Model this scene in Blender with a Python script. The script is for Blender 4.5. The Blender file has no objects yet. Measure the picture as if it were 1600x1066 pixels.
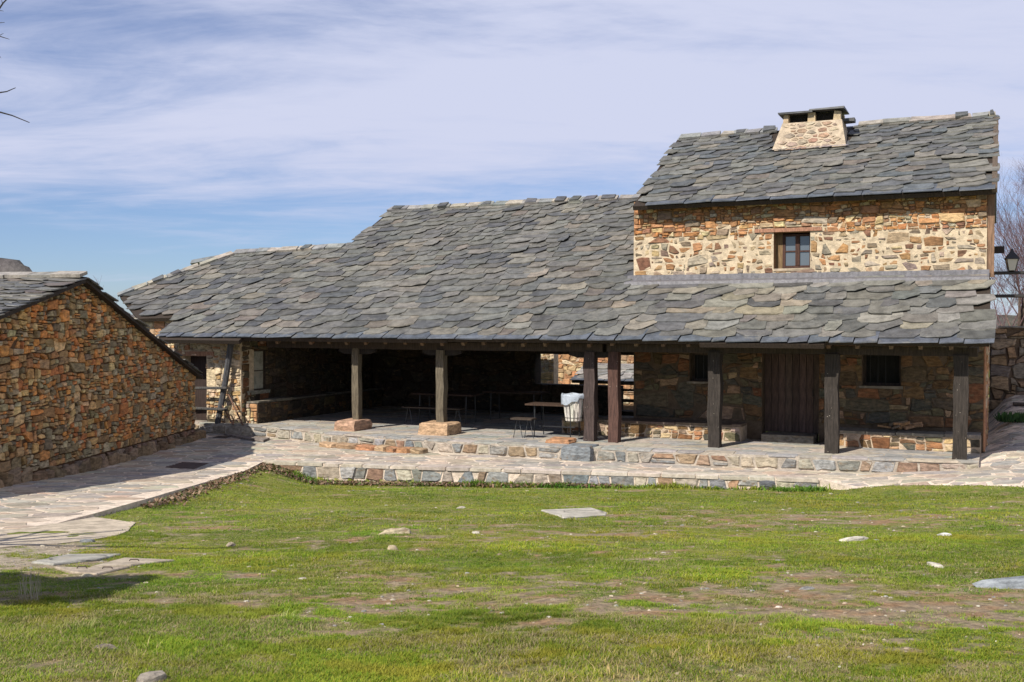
import bpy, math, random
import numpy as np
from mathutils import Vector, Matrix
R = random.Random(7)
NR = np.random.RandomState(11)
S = bpy.context.scene
COL = S.collection
rad = math.radians

# ------------------------------------------------------------------ camera
CZ = 2.6
cam = bpy.data.cameras.new('camera'); cam.lens = 37.575; cam.sensor_width = 36; cam.clip_start = .05; cam.clip_end = 6000
co = bpy.data.objects.new('camera', cam); COL.objects.link(co)
co.location = (0, 0, CZ); co.rotation_euler = (rad(90 - 1.2), 0, 0)
S.camera = co

# ------------------------------------------------------------------ light
SUN_AZ, SUN_EL = 40.0, 45.0        # light travels towards +Y turned this far to +X
sun = bpy.data.lights.new('sun', 'SUN'); sun.energy = 5.0; sun.angle = rad(.53); sun.color = (1, .94, .84)
so = bpy.data.objects.new('sun', sun); COL.objects.link(so)
tr = Vector((math.sin(rad(SUN_AZ)) * math.cos(rad(SUN_EL)), math.cos(rad(SUN_AZ)) * math.cos(rad(SUN_EL)), -math.sin(rad(SUN_EL))))
so.rotation_euler = tr.to_track_quat('-Z', 'Y').to_euler()
so.location = (-30, -30, 40)
W_ = bpy.data.worlds.new('World'); S.world = W_; W_.use_nodes = True
nt = W_.node_tree; nt.nodes.clear()
def N(t, ty, **kw):
    n = t.nodes.new(ty)
    for k, v in kw.items():
        if k.startswith('i_'):
            key = k[2:]
            key = int(key) if key.isdigit() else key.replace('_', ' ')
            n.inputs[key].default_value = v
        else: setattr(n, k, v)
    return n
def L(t, a, b): t.links.new(a, b)
sky = N(nt, 'ShaderNodeTexSky', sky_type='NISHITA', sun_disc=False)
sky.sun_elevation = rad(SUN_EL); sky.sun_rotation = rad(180 + SUN_AZ); sky.altitude = 1100; sky.air_density = 1.0; sky.dust_density = .6; sky.ozone_density = 2.0
tc = N(nt, 'ShaderNodeTexCoord')
sep = N(nt, 'ShaderNodeSeparateXYZ'); L(nt, tc.outputs['Generated'], sep.inputs[0])
def M(t, op, a, b=None, c=None, clamp=False):
    n = t.nodes.new('ShaderNodeMath'); n.operation = op; n.use_clamp = clamp
    for i, v in enumerate((a, b, c)):
        if v is None: continue
        if isinstance(v, (int, float)): n.inputs[i].default_value = v
        else: t.links.new(v, n.inputs[i])
    return n.outputs[0]
def SM(t, v, a, b, c=0., d=1.):
    n = t.nodes.new('ShaderNodeMapRange'); n.interpolation_type = 'SMOOTHSTEP'
    t.links.new(v, n.inputs[0]); n.inputs[1].default_value = a; n.inputs[2].default_value = b; n.inputs[3].default_value = c; n.inputs[4].default_value = d
    return n.outputs[0]
# a sheet of high cirrus: the view direction is carried onto a plane overhead
zz = M(nt, 'ADD', M(nt, 'MAXIMUM', sep.outputs[2], 0.0), .12)
px = M(nt, 'DIVIDE', sep.outputs[0], zz); py = M(nt, 'DIVIDE', sep.outputs[1], zz)
pv = N(nt, 'ShaderNodeCombineXYZ'); L(nt, px, pv.inputs[0]); L(nt, py, pv.inputs[1])
def cloud_noise(sc, rot, stretch, loc, detail, rough, dist):
    mp = N(nt, 'ShaderNodeMapping'); L(nt, pv.outputs[0], mp.inputs[0])
    mp.inputs['Rotation'].default_value = (0, 0, rad(rot)); mp.inputs['Scale'].default_value = (stretch, 1, 1); mp.inputs['Location'].default_value = loc
    n = N(nt, 'ShaderNodeTexNoise'); L(nt, mp.outputs[0], n.inputs['Vector'])
    n.inputs['Scale'].default_value = sc; n.inputs['Detail'].default_value = detail; n.inputs['Roughness'].default_value = rough; n.inputs['Distortion'].default_value = dist
    return n.outputs['Fac']
n1 = cloud_noise(.50, 30, .55, (2.3, .4, 0), 5, .5, .4)
n2 = cloud_noise(1.2, -28, .42, (5.1, 2.0, 0), 8, .6, .8)
n3 = cloud_noise(3.2, -15, .45, (1.0, 7.0, 0), 6, .65, .5)
dens = M(nt, 'ADD', M(nt, 'MULTIPLY', n1, 1.05), M(nt, 'ADD', M(nt, 'MULTIPLY', n2, 1.05), M(nt, 'MULTIPLY', n3, .60)))
dens = M(nt, 'ADD', dens, SM(nt, sep.outputs[2], .06, .16, -.30, .12))
dens = M(nt, 'ADD', dens, SM(nt, sep.outputs[0], -.45, .05, -.16, .10))
dens = M(nt, 'ADD', dens, SM(nt, sep.outputs[2], .26, .60, 0, -.34))
mask = SM(nt, dens, .98, 1.58, 0.12, 1.0)
mixc = N(nt, 'ShaderNodeMix', data_type='RGBA'); L(nt, mask, mixc.inputs[0])
tint = N(nt, 'ShaderNodeMix', data_type='RGBA', blend_type='MULTIPLY'); tint.inputs[0].default_value = 1
L(nt, sky.outputs[0], tint.inputs[6]); tint.inputs[7].default_value = (.98, 1.20, 1.62, 1)
L(nt, tint.outputs[2], mixc.inputs[6]); mixc.inputs[7].default_value = (9.5, 10.1, 12.9, 1)
bg = N(nt, 'ShaderNodeBackground'); L(nt, mixc.outputs[2], bg.inputs[0]); bg.inputs[1].default_value = .053
wo = N(nt, 'ShaderNodeOutputWorld'); L(nt, bg.outputs[0], wo.inputs[0])
S.view_settings.view_transform = 'Standard'; S.view_settings.look = 'None'; S.view_settings.gamma = 1; S.view_settings.exposure = .34
S.view_settings.use_curve_mapping = False
S.cycles.max_bounces = 6; S.cycles.diffuse_bounces = 3; S.cycles.use_denoising = True

# ------------------------------------------------------------------ frames
A = rad(24.5); P7 = (8.26, 19.65)
UX, UY, VX, VY = math.cos(A), -math.sin(A), math.sin(A), math.cos(A)
def Wd(u, v): return (P7[0] + UX * u + VX * v, P7[1] + UY * u + VY * v)
def UV(X, Y):
    X = X - P7[0]; Y = Y - P7[1]; return (X * UX + Y * UY, X * VX + Y * VY)
def smooth(x, a, b):
    t = np.clip((x - a) / (b - a), 0, 1); return t * t * (3 - 2 * t)

# ------------------------------------------------------------------ numpy noise
PT = NR.rand(256, 256)
def vnoise(x, y):
    x = np.asarray(x, float); y = np.asarray(y, float)
    xi = np.floor(x).astype(int); yi = np.floor(y).astype(int); fx = x - xi; fy = y - yi
    fx = fx * fx * (3 - 2 * fx); fy = fy * fy * (3 - 2 * fy)
    g = lambda i, j: PT[(xi + i) & 255, (yi + j) & 255]
    return (g(0, 0) * (1 - fx) + g(1, 0) * fx) * (1 - fy) + (g(0, 1) * (1 - fx) + g(1, 1) * fx) * fy
def fbm(x, y, o=4):
    s = 0; a = .5; n = 0
    for i in range(o):
        s = s + a * vnoise(x * 2 ** i + 17.3 * i, y * 2 ** i + 9.1 * i); n += a; a *= .5
    return s / n

# ------------------------------------------------------------------ materials
def mat(name, rough=.85, var=.35, vscale=6., bump=.4, bscale=30., bdist=.01, stretch=(1, 1, 1), spec=.3, blotch=None, bl_scale=2., bl_lo=.55, bl_hi=.7, flat=None, trans=0, objco=False, spots=None):
    m = bpy.data.materials.new(name); m.use_nodes = True; t = m.node_tree; b = t.nodes['Principled BSDF']
    b.inputs['Roughness'].default_value = rough; b.inputs['Specular IOR Level'].default_value = spec
    if flat is None:
        at = N(t, 'ShaderNodeAttribute', attribute_name='Col'); col = at.outputs['Color']
    else:
        rg = N(t, 'ShaderNodeRGB'); rg.outputs[0].default_value = (*flat, 1); col = rg.outputs[0]
    if objco:
        ge = N(t, 'ShaderNodeTexCoord'); pos = ge.outputs['Object']
    else:
        ge = N(t, 'ShaderNodeNewGeometry'); pos = ge.outputs['Position']
    mp = N(t, 'ShaderNodeMapping'); L(t, pos, mp.inputs[0]); mp.inputs['Scale'].default_value = stretch
    def noi(sc, d=5, r=.6):
        n = N(t, 'ShaderNodeTexNoise'); L(t, mp.outputs[0], n.inputs['Vector']); n.inputs['Scale'].default_value = sc; n.inputs['Detail'].default_value = d; n.inputs['Roughness'].default_value = r
        return n.outputs['Fac']
    na = noi(vscale); nb = noi(bscale, 6, .7)
    f = M(t, 'ADD', SM(t, na, .3, .7, 1 - var, 1 + var), SM(t, nb, .3, .7, -var * .5, var * .5))
    sc = N(t, 'ShaderNodeVectorMath', operation='SCALE'); L(t, col, sc.inputs[0]); L(t, f, sc.inputs[3]); cur = sc.outputs[0]
    if blotch:
        nc = noi(bl_scale, 4, .65)
        mx = N(t, 'ShaderNodeMix', data_type='RGBA'); L(t, SM(t, nc, bl_lo, bl_hi, 0, .75), mx.inputs[0]); L(t, cur, mx.inputs[6]); mx.inputs[7].default_value = (*blotch, 1); cur = mx.outputs[2]
    if spots:
        vo = N(t, 'ShaderNodeTexVoronoi'); L(t, pos, vo.inputs['Vector']); vo.inputs['Scale'].default_value = spots[1]
        mx = N(t, 'ShaderNodeMix', data_type='RGBA'); L(t, M(t, 'LESS_THAN', vo.outputs['Distance'], spots[2]), mx.inputs[0]); L(t, cur, mx.inputs[6]); mx.inputs[7].default_value = (*spots[0], 1); cur = mx.outputs[2]
    L(t, cur, b.inputs['Base Color'])
    if bump:
        bp = N(t, 'ShaderNodeBump'); bp.inputs['Strength'].default_value = bump; bp.inputs['Distance'].default_value = bdist
        L(t, M(t, 'ADD', nb, M(t, 'MULTIPLY', na, 1.5)), bp.inputs['Height']); L(t, bp.outputs[0], b.inputs['Normal'])
    if trans:
        tl = N(t, 'ShaderNodeBsdfTranslucent'); L(t, cur, tl.inputs['Color'])
        ms = N(t, 'ShaderNodeMixShader'); ms.inputs[0].default_value = trans
        L(t, b.outputs[0], ms.inputs[1]); L(t, tl.outputs[0], ms.inputs[2]); L(t, ms.outputs[0], t.nodes['Material Output'].inputs[0])
    return m
MT = dict(
    stone=mat('schist stone', .85, .38, 9, .7, 45, .018, (1, 1, 2.2), blotch=(.20, .14, .08), bl_scale=5),
    slate=mat('slate', .55, .30, 5, .5, 40, .008, (1, 1, 1), spec=.45, blotch=(.175, .165, .14), bl_scale=3.5, bl_lo=.54, bl_hi=.75),
    paving=mat('paving stone', .8, .22, 7, .4, 40, .006, blotch=(.36, .29, .23), bl_scale=4),
    mortar=mat('lime mortar', .95, .22, 8, .8, 50, .02),
    wood=mat('weathered timber', .75, .4, 7, .7, 30, .012, (6, 6, .6), objco=True, spots=((.45, .40, .32), 9., .055)),
    plank=mat('plank', .75, .35, 7, .6, 30, .008, (6, 6, .6), objco=True),
    bark=mat('bark', .9, .3, 9, .6, 30, .02),
    soil=mat('soil and turf', 1., .34, 16, .9, 60, .03, blotch=(.30, .24, .13), bl_scale=24, bl_lo=.52, bl_hi=.68),
    grass=mat('grass blades', .65, .15, 3, 0, 10, trans=.42, spec=.2),
    leafy=mat('leaves', .6, .25, 8, 0, 10, trans=.2),
    concrete=mat('concrete', .9, .30, 6, .7, 40, .012, blotch=(.30, .26, .20), bl_scale=3),
    metal=mat('dark metal', .5, .2, 10, .2, 60, .002, spec=.5),
    lead=mat('lead flashing', .5, .25, 12, .6, 18, .015, (1, 1, .4), spec=.5),
    cloth=mat('plastic bag', .35, .12, 10, .6, 14, .02, spec=.5),
    hill=mat('hillside scrub', 1., .4, .05, .5, .2, 2.),
)
def glass_mat(name, col):
    m = bpy.data.materials.new(name); m.use_nodes = True; b = m.node_tree.nodes['Principled BSDF']
    b.inputs['Base Color'].default_value = (*col, 1); b.inputs['Roughness'].default_value = .12; b.inputs['Specular IOR Level'].default_value = .8
    return m
MT['glass'] = glass_mat('window glass', (.10, .12, .14))
MT['lampglass'] = glass_mat('frosted lamp glass', (.55, .55, .52))

# ------------------------------------------------------------------ mesh building
def jc(c, a=.12, hue=.04):
    k = 1 + R.uniform(-a, a); return tuple(max(.005, x * k * (1 + R.uniform(-hue, hue))) for x in c)
class MB:
    def __init__(s): s.v = []; s.f = []; s.c = []
    def add(s, vs, fs, col):
        o = len(s.v); s.v += [tuple(p) for p in vs]; s.f += [tuple(i + o for i in f) for f in fs]; s.c += [col] * len(vs); return s
    def box(s, a, b, col, fr=None, jit=0):
        (x0, y0, z0), (x1, y1, z1) = a, b
        vs = [(x, y, z) for z in (z0, z1) for x, y in ((x0, y0), (x1, y0), (x1, y1), (x0, y1))]
        if jit: vs = [tuple(q + R.uniform(-jit, jit) for q in p) for p in vs]
        if fr: vs = [fr(*p) for p in vs]
        return s.add(vs, [(3, 2, 1, 0), (4, 5, 6, 7), (0, 1, 5, 4), (1, 2, 6, 5), (2, 3, 7, 6), (3, 0, 4, 7)], col)
    def tube(s, pts, rs, col, n=6, cap=True, sq=False, rough=0):
        pts = [Vector(p) for p in pts]; vs = []
        for i, p in enumerate(pts):
            d = (pts[min(i + 1, len(pts) - 1)] - pts[max(i - 1, 0)]).normalized()
            ref = Vector((0, 0, 1)) if abs(d.z) < .8 else Vector((1, 0, 0))
            if abs(d.z) >= .8: ref = Vector((UX, UY, 0)) if sq else ref
            x = (ref - d * ref.dot(d)).normalized(); y = d.cross(x)
            r = rs[i] if isinstance(rs, (list, tuple)) else rs
            for k in range(n):
                a = 2 * math.pi * k / n + (math.pi / 4 if sq or n == 4 else 0); rr = r * (1 + R.uniform(-rough, rough))
                vs.append(tuple(p + x * math.cos(a) * rr + y * math.sin(a) * rr))
        fs = [(i * n + k, i * n + (k + 1) % n, (i + 1) * n + (k + 1) % n, (i + 1) * n + k) for i in range(len(pts) - 1) for k in range(n)]
        if cap: fs += [tuple(range(n - 1, -1, -1)), tuple(range((len(pts) - 1) * n, len(pts) * n))]
        return s.add(vs, fs, col)
    def prism(s, poly, z0, z1, col, fr=None):
        n = len(poly); vs = [(x, y, z0) for x, y in poly] + [(x, y, z1) for x, y in poly]
        if fr: vs = [fr(*p) for p in vs]
        return s.add(vs, [tuple(range(n - 1, -1, -1)), tuple(range(n, 2 * n))] + [(i, (i + 1) % n, n + (i + 1) % n, n + i) for i in range(n)], col)
    def build(s, name, m, parent=None, smooth_=False, **props):
        return mesh_obj(name, s.v, s.f, s.c, m, parent, smooth_, **props)
def mesh_obj(name, v, f, c, m, parent=None, smooth_=False, recalc=True, **props):
    me = bpy.data.meshes.new(name)
    a = np.array(v, dtype=np.float32).reshape(-1, 3)
    o = np.array([(a[:, 0].min() + a[:, 0].max()) / 2, (a[:, 1].min() + a[:, 1].max()) / 2, a[:, 2].min()], dtype=np.float32)
    pl = np.array(parent['_w'], dtype=np.float32) if parent is not None and '_w' in parent else np.zeros(3, np.float32)
    a2 = a - o
    if isinstance(f, np.ndarray):                    # fast path, equal sized faces
        k = f.shape[1]; me.vertices.add(len(a)); me.vertices.foreach_set('co', a2.ravel())
        me.loops.add(f.size); me.loops.foreach_set('vertex_index', f.ravel().astype(np.int32))
        me.polygons.add(len(f)); me.polygons.foreach_set('loop_start', np.arange(0, f.size, k, dtype=np.int32))
        me.update(calc_edges=True)
    else:
        me.from_pydata(a2.tolist(), [], f)
    if c is not None:
        at = me.color_attributes.new('Col', 'FLOAT_COLOR', 'POINT')
        ca = np.ones((len(a), 4), np.float32); ca[:, :3] = np.array(c, np.float32).reshape(-1, 3)
        at.data.foreach_set('color', ca.ravel())
    if smooth_: me.polygons.foreach_set('use_smooth', [True] * len(me.polygons))
    me.materials.append(MT[m] if isinstance(m, str) else m)
    ob = bpy.data.objects.new(name, me); COL.objects.link(ob)
    ob.location = tuple(float(q) for q in (o - pl))
    if parent is not None: ob.parent = parent
    ob['_w'] = [float(q) for q in o]
    for k_, v_ in props.items():
        if v_: ob[k_] = v_
    return ob
def thing(name, loc, label, cat, group=None):
    o = bpy.data.objects.new(name, None); COL.objects.link(o); o.location = loc; o.empty_display_size = .3
    o['label'] = label; o['category'] = cat; o['_w'] = [float(q) for q in loc]
    if group: o['group'] = group
    return o

# ------------------------------------------------------------------ polygons
def clip(poly, nx, ny, c):
    out = []; n = len(poly)
    for i in range(n):
        p, q = poly[i], poly[(i + 1) % n]
        dp = nx * p[0] + ny * p[1] - c; dq = nx * q[0] + ny * q[1] - c
        if dp <= 0: out.append(p)
        if (dp < 0 < dq) or (dq < 0 < dp):
            t = dp / (dp - dq); out.append((p[0] + (q[0] - p[0]) * t, p[1] + (q[1] - p[1]) * t))
    return out
def area(p): return .5 * sum(p[i][0] * p[(i + 1) % len(p)][1] - p[(i + 1) % len(p)][0] * p[i][1] for i in range(len(p)))
def cen(p): return (sum(q[0] for q in p) / max(1, len(p)), sum(q[1] for q in p) / max(1, len(p)))
def inside(p, poly):
    x, y = p; r = False; n = len(poly)
    for i in range(n):
        (x0, y0), (x1, y1) = poly[i], poly[(i + 1) % n]
        if (y0 > y) != (y1 > y) and x < (x1 - x0) * (y - y0) / (y1 - y0) + x0: r = not r
    return r
def seg_dist(p, poly):
    b = 1e9; n = len(poly)
    for i in range(n):
        (x0, y0), (x1, y1) = poly[i], poly[(i + 1) % n]; dx, dy = x1 - x0, y1 - y0
        t = max(0, min(1, ((p[0] - x0) * dx + (p[1] - y0) * dy) / (dx * dx + dy * dy + 1e-12)))
        b = min(b, math.hypot(p[0] - x0 - t * dx, p[1] - y0 - t * dy))
    return b
def cells(x0, y0, x1, y1, h, asp, coursed=True, small=.35, rnd=R):
    """rubble masonry: power cells of seeds, stretched sideways; returns polygons"""
    W = (x1 - x0) / asp; sd = []
    if coursed:
        y = y0
        while y < y1:
            rh = h * rnd.uniform(.6, 1.5); x = -rnd.uniform(0, h)
            while x < W + h:
                w = rh * rnd.choice([.55, .8, 1., 1.3, 1.7]) ; sd.append((x + w / 2, y + rh / 2 + rnd.uniform(-.22, .22) * rh, (min(w, rh * 1.2) / 2) ** 2 * rnd.uniform(.4, 1.1))); x += w
            y += rh
    else:
        tries = int(W * (y1 - y0) / (h * h) * 14)
        rr = sorted([h * (.35 + .75 * rnd.random() ** 1.6) for _ in range(tries)], reverse=True)
        grid = {}
        for r_ in rr:
            x, y = rnd.uniform(-h * .3, W + h * .3), rnd.uniform(y0 - h * .3, y1 + h * .3); gi, gj = int(x // h), int(y // h); ok = True
            for i in range(gi - 2, gi + 3):
                for j in range(gj - 2, gj + 3):
                    for q in grid.get((i, j), ()):
                        if (q[0] - x) ** 2 + (q[1] - y) ** 2 < (.82 * (q[2] + r_) * .62) ** 2: ok = False; break
                    if not ok: break
                if not ok: break
            if ok: grid.setdefault((gi, gj), []).append((x, y, r_)); sd.append((x, y, (r_ * .6) ** 2))
    g = {}
    for k, s_ in enumerate(sd): g.setdefault((int(s_[0] // h), int(s_[1] // h)), []).append(k)
    res = []
    for k, (x, y, w) in enumerate(sd):
        p = [(0, y0), (W, y0), (W, y1), (0, y1)]
        p = [(max(x - 2.5 * h, min(x + 2.5 * h, a)), max(y - 2.5 * h, min(y + 2.5 * h, b))) for a, b in p]
        gi, gj = int(x // h), int(y // h); nb = []
        for i in range(gi - 3, gi + 4):
            for j in range(gj - 3, gj + 4):
                for q in g.get((i, j), ()):
                    if q != k: nb.append(((sd[q][0] - x) ** 2 + (sd[q][1] - y) ** 2, q))
        nb.sort()
        for _, q in nb[:16]:
            a, b, w2 = sd[q]; nx, ny = a - x, b - y
            p = clip(p, nx, ny, (a * a + b * b - w2 - x * x - y * y + w) / 2)
            if len(p) < 3: break
        if len(p) >= 3 and abs(area(p)) > 1e-5:
            q = [(x0 + a * asp, b) for a, b in p]
            # drop near-duplicate corners
            o = []
            for t in q:
                if not o or math.hypot(t[0] - o[-1][0], t[1] - o[-1][1]) > .012: o.append(t)
            if len(o) > 2 and math.hypot(o[0][0] - o[-1][0], o[0][1] - o[-1][1]) < .012: o.pop()
            if len(o) >= 3:
                if area(o) < 0: o.reverse()
                res.append(o)
    return res
def rows(x0, y0, x1, y1, h, asp, rnd=R):
    """flat bedded schist: undulating courses of unequal slabs, some split into two thin ones"""
    ox, oy = rnd.uniform(0, 90), rnd.uniform(0, 90)
    def wp(x, y):
        dx = (float(fbm(x * 2.9 + ox, y * 3.9 + oy, 2)) - .5) * h * 1.0; dy = (float(fbm(x * 1.7 + oy, y * 2.9 + ox, 3)) - .5) * h * 1.5
        k = min(1, (x - x0) / .3, (x1 - x) / .3); k2 = min(1, (y - y0) / .2, (y1 - y) / .2)
        return (min(x1, max(x0, x + dx * max(0, k))), min(y1, max(y0, y + dy * max(0, k2))))
    res = []
    def leaf(x, y, w, g):
        o = []
        q = [(x, y), (x + w, y), (x + w, y + g), (x, y + g)]
        q = [(a + rnd.uniform(-.10, .10) * min(w, g * 2), b + rnd.uniform(-.10, .10) * g) for a, b in q]
        for i in range(4):
            c, d = q[i], q[(i + 1) % 4]; o.append(wp(*c))
            if abs(c[0] - d[0]) > .10: t = rnd.uniform(.3, .7); o.append(wp(c[0] + (d[0] - c[0]) * t, c[1] + (d[1] - c[1]) * t + rnd.uniform(-.05, .12) * g * (1 if i else -1)))
        if area(o) > .0009: res.append(o)
    def split(x, y, w, g, dep):
        big = rnd.choice([.75, 1, 1.3, 1.8])
        if (g <= h * big and w <= g * asp * rnd.uniform(1., 2.2)) or dep > 7 or (g < .4 * h and w < h * 2.5): return leaf(x, y, w, g)
        if (w / max(g, .01) < asp * rnd.uniform(.7, 1.6) and g > .7 * h): t = rnd.uniform(.3, .7); split(x, y, w, g * t, dep + 1); split(x, y + g * t, w, g * (1 - t), dep + 1)
        else: t = rnd.uniform(.28, .72); split(x, y, w * t, g, dep + 1); split(x + w * t, y, w * (1 - t), g, dep + 1)
    y = y0
    while y < y1 - .02:
        rh = min(h * rnd.uniform(2., 3.4), y1 - y)
        if y1 - y - rh < h * .8: rh = y1 - y
        x = x0
        while x < x1 - .02:
            w = min(h * asp * rnd.uniform(1.6, 3.2), x1 - x)
            if x1 - x - w < h: w = x1 - x
            split(x, y, w, rh, 0); x += w
        y += rh
    return res
def cut_holes(ps, holes, region=None):
    out = []
    for p in ps:
        for (a0, b0, a1, b1) in holes:
            c = cen(p)
            if not p: break
            xs = [q[0] for q in p]; ys = [q[1] for q in p]
            if max(xs) <= a0 or min(xs) >= a1 or max(ys) <= b0 or min(ys) >= b1: continue
            ops = []
            for nx, ny, cc in ((1, 0, a0), (-1, 0, -a1), (0, 1, b0), (0, -1, -b1)):
                q = clip(p, nx, ny, cc); ops.append((abs(area(q)) if len(q) > 2 else 0, q))
            ops.sort(key=lambda t: t[0]); p = ops[-1][1] if ops[-1][0] > .002 else []
        if p and len(p) > 2 and region:
            for nx, ny, cc in region: p = clip(p, nx, ny, cc) if len(p) > 2 else []
        if p and len(p) > 2 and abs(area(p)) > .0012: out.append(p)
    return out
def stone_piece(p, gap, d, fr, col, rough=.012, base=-.04, flat=False, cut=.5):
    """one stone: an outline with bevelled, uneven front face"""
    cx, cy = cen(p); A_ = abs(area(p)); sz = math.sqrt(A_)
    q = []
    n = len(p)
    for i in range(n):                                   # cut corners
        a, b, c = p[i - 1], p[i], p[(i + 1) % n]
        la = math.hypot(a[0] - b[0], a[1] - b[1]); lc = math.hypot(c[0] - b[0], c[1] - b[1])
        if n <= 6 and min(la, lc) > .28 * sz and R.random() < cut:
            t = R.uniform(.08, .2); t1, t2 = t * min(la, lc) / la, t * min(la, lc) / lc
            q.append((b[0] + (a[0] - b[0]) * t1, b[1] + (a[1] - b[1]) * t1)); q.append((b[0] + (c[0] - b[0]) * t2, b[1] + (c[1] - b[1]) * t2))
        else: q.append(b)
    if len(q) > 9: q = [x for i, x in enumerate(q) if i % 3 or len(q) < 10]
    w = max(x[0] for x in p) - min(x[0] for x in p); h = max(x[1] for x in p) - min(x[1] for x in p)
    if w < gap * 1.6 or h < gap * 1.6: return None
    sx, sy = 1 - gap / w, 1 - gap / h
    q = [(cx + (x - cx) * sx + R.uniform(-rough, rough) * .5, cy + (y - cy) * sy + R.uniform(-rough, rough) * .5) for x, y in q]
    n = len(q); tx, ty = R.uniform(-.12, .12), R.uniform(-.2, .12)
    bv = min(.22, .018 / min(w, h) + .07) if not flat else min(.12, .012 / min(w, h))
    vs = [fr(x, y, base) for x, y in q]
    vs += [fr(x, y, d * .55 if not flat else d * .7) for x, y in q]
    for x, y in q:
        x2, y2 = x + (cx - x) * bv, y + (cy - y) * bv
        dd = d * (1 + R.uniform(-.12, .12)) + ((x2 - cx) * tx + (y2 - cy) * ty if not flat else R.uniform(-.001, .001))
        vs.append(fr(x2, y2, dd))
    fs = [(k * n + i, k * n + (i + 1) % n, (k + 1) * n + (i + 1) % n, (k + 1) * n + i) for k in (0, 1) for i in range(n)]
    fs.append(tuple(range(2 * n, 3 * n)))
    return (A_, vs, fs, col)
def emit(pieces, parent, name, rest, m, limit=300, weight=None):
    """the largest pieces become parts of their own, the others one joined part"""
    pieces = [p for p in pieces if p]
    def wt(p):
        x, y, z = p[1][0]; return p[0] * (p[4] if len(p) > 4 else 1) / max(4., y) ** 2
    pieces.sort(key=wt, reverse=True)
    for p in pieces[:limit]:
        mesh_obj(name, p[1], p[2], [p[3]] * len(p[1]), m, parent[p[5]] if isinstance(parent, dict) else parent)
    if len(pieces) > limit:
        b = MB()
        for p in pieces[limit:]: b.add(p[1], p[2], p[3])
        b.build(rest, m, parent['rest'] if isinstance(parent, dict) else parent, kind='stuff')

PAL_WARM = [(.42, .24, .11), (.36, .19, .09), (.30, .15, .075), (.45, .30, .16), (.38, .29, .19), (.25, .13, .08), (.33, .27, .2), (.48, .37, .22), (.23, .17, .12)]
PAL_BARN = [(.48, .20, .06), (.40, .18, .06), (.32, .17, .07), (.26, .17, .08), (.20, .15, .08), (.42, .26, .11), (.28, .22, .13), (.17, .13, .08), (.5, .31, .15), (.36, .14, .05), (.34, .27, .16), (.24, .14, .06)]
PAL_DARK = [tuple(x * .72 for x in c) for c in [(.15, .105, .055), (.19, .11, .05), (.13, .105, .07), (.21, .12, .06), (.17, .14, .08), (.11, .10, .075), (.24, .11, .05)]]  # walls under the porch roof: scaled down, extra shade put into the colour
PAL_SHADE = [(.055, .042, .03), (.07, .048, .03), (.045, .038, .03), (.06, .05, .035)]  # inner porch stones: the deep shade is painted into their colour
PAL_KERB = [tuple(x * .88 for x in c) for c in [(.30, .27, .22), (.38, .33, .26), (.22, .22, .22), (.26, .26, .25), (.19, .21, .22), (.30, .27, .22), (.31, .22, .15), (.24, .24, .21), (.35, .30, .23), (.28, .18, .12), (.33, .33, .31)]]
PAL_PAVE = [tuple(x * 1.02 for x in c) for c in [(.37, .315, .25), (.40, .34, .27), (.33, .30, .26), (.41, .34, .26), (.32, .29, .25), (.42, .36, .28), (.35, .32, .28), (.38, .29, .22), (.37, .335, .265), (.28, .26, .235), (.30, .26, .215)]]
PAL_SLATE = [(.150, .158, .152)] * 5 + [(.168, .175, .162)] * 6 + [(.19, .194, .175)] * 4 + [(.115, .125, .138)] * 3 + [(.205, .20, .172)] * 3 + [(.225, .208, .172)] + [(.265, .24, .19), (.20, .17, .14), (.16, .165, .15), (.10, .11, .12), (.11, .115, .115), (.14, .145, .14)]
M_CREAM, M_PINK, M_EARTH, M_GREY = (.53, .43, .30), (.64, .535, .43), (.10, .065, .04), (.40, .35, .29)

# ------------------------------------------------------------------ ground heights
FRONT_A, FRONT_B = (-4.96, 21.25), (5.45, 18.92)
KERB = [(-20.5, .05), (-19.0, -.25), (-17.0, -.36), (-15.5, -.42), (-14.4, -.62), (-13.3, -1.05), (-11.6, -1.22), (-9.98, -1.30), (-7.1, -1.22), (-4.56, -.97), (-2.2, -.70), (-.9, -.5), (.0, -.36), (.32, -.22)]
PATH = [Wd(u, v + .25) for u, v in KERB[:-1]] + [Wd(.27, .1), Wd(.27, 8.6), Wd(9, 8.6), Wd(9, -2), (13.2, 15.6), (8.4, 17.15), (6.9, 17.75), (5.75, 18.35), FRONT_B, FRONT_A,
        (-5.12, 17.2), (-5.25, 13.4), (-5.5, 11), (-6.1, 6), (-10.6, 6), (-9.4, 12), (-8.5, 17.6), (-7.6, 25.2), (-7.5, 27.2), (-11.5, 29.5)]
def path_z(X, Y):
    u, v = UV(X, Y)
    z = -.25 + .06 * np.maximum(0, 20 - Y) * (1 - smooth(X, -4.6, -2.0))
    z = z + .17 * smooth(u, -1.8, 1.2) + .095 * np.maximum(0, v + .3) * smooth(u, .0, 1.0)
    d = (FRONT_B[1] - .40 * (X - FRONT_B[0])) - Y
    z = z - .13 * smooth(d, .0, .7) * smooth(X, 5.3, 6.3) * (1 - smooth(X, 7.0, 8.6))
    return z + .012 * (vnoise(np.asarray(X) * 1.3, np.asarray(Y) * 1.3) - .5)
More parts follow.
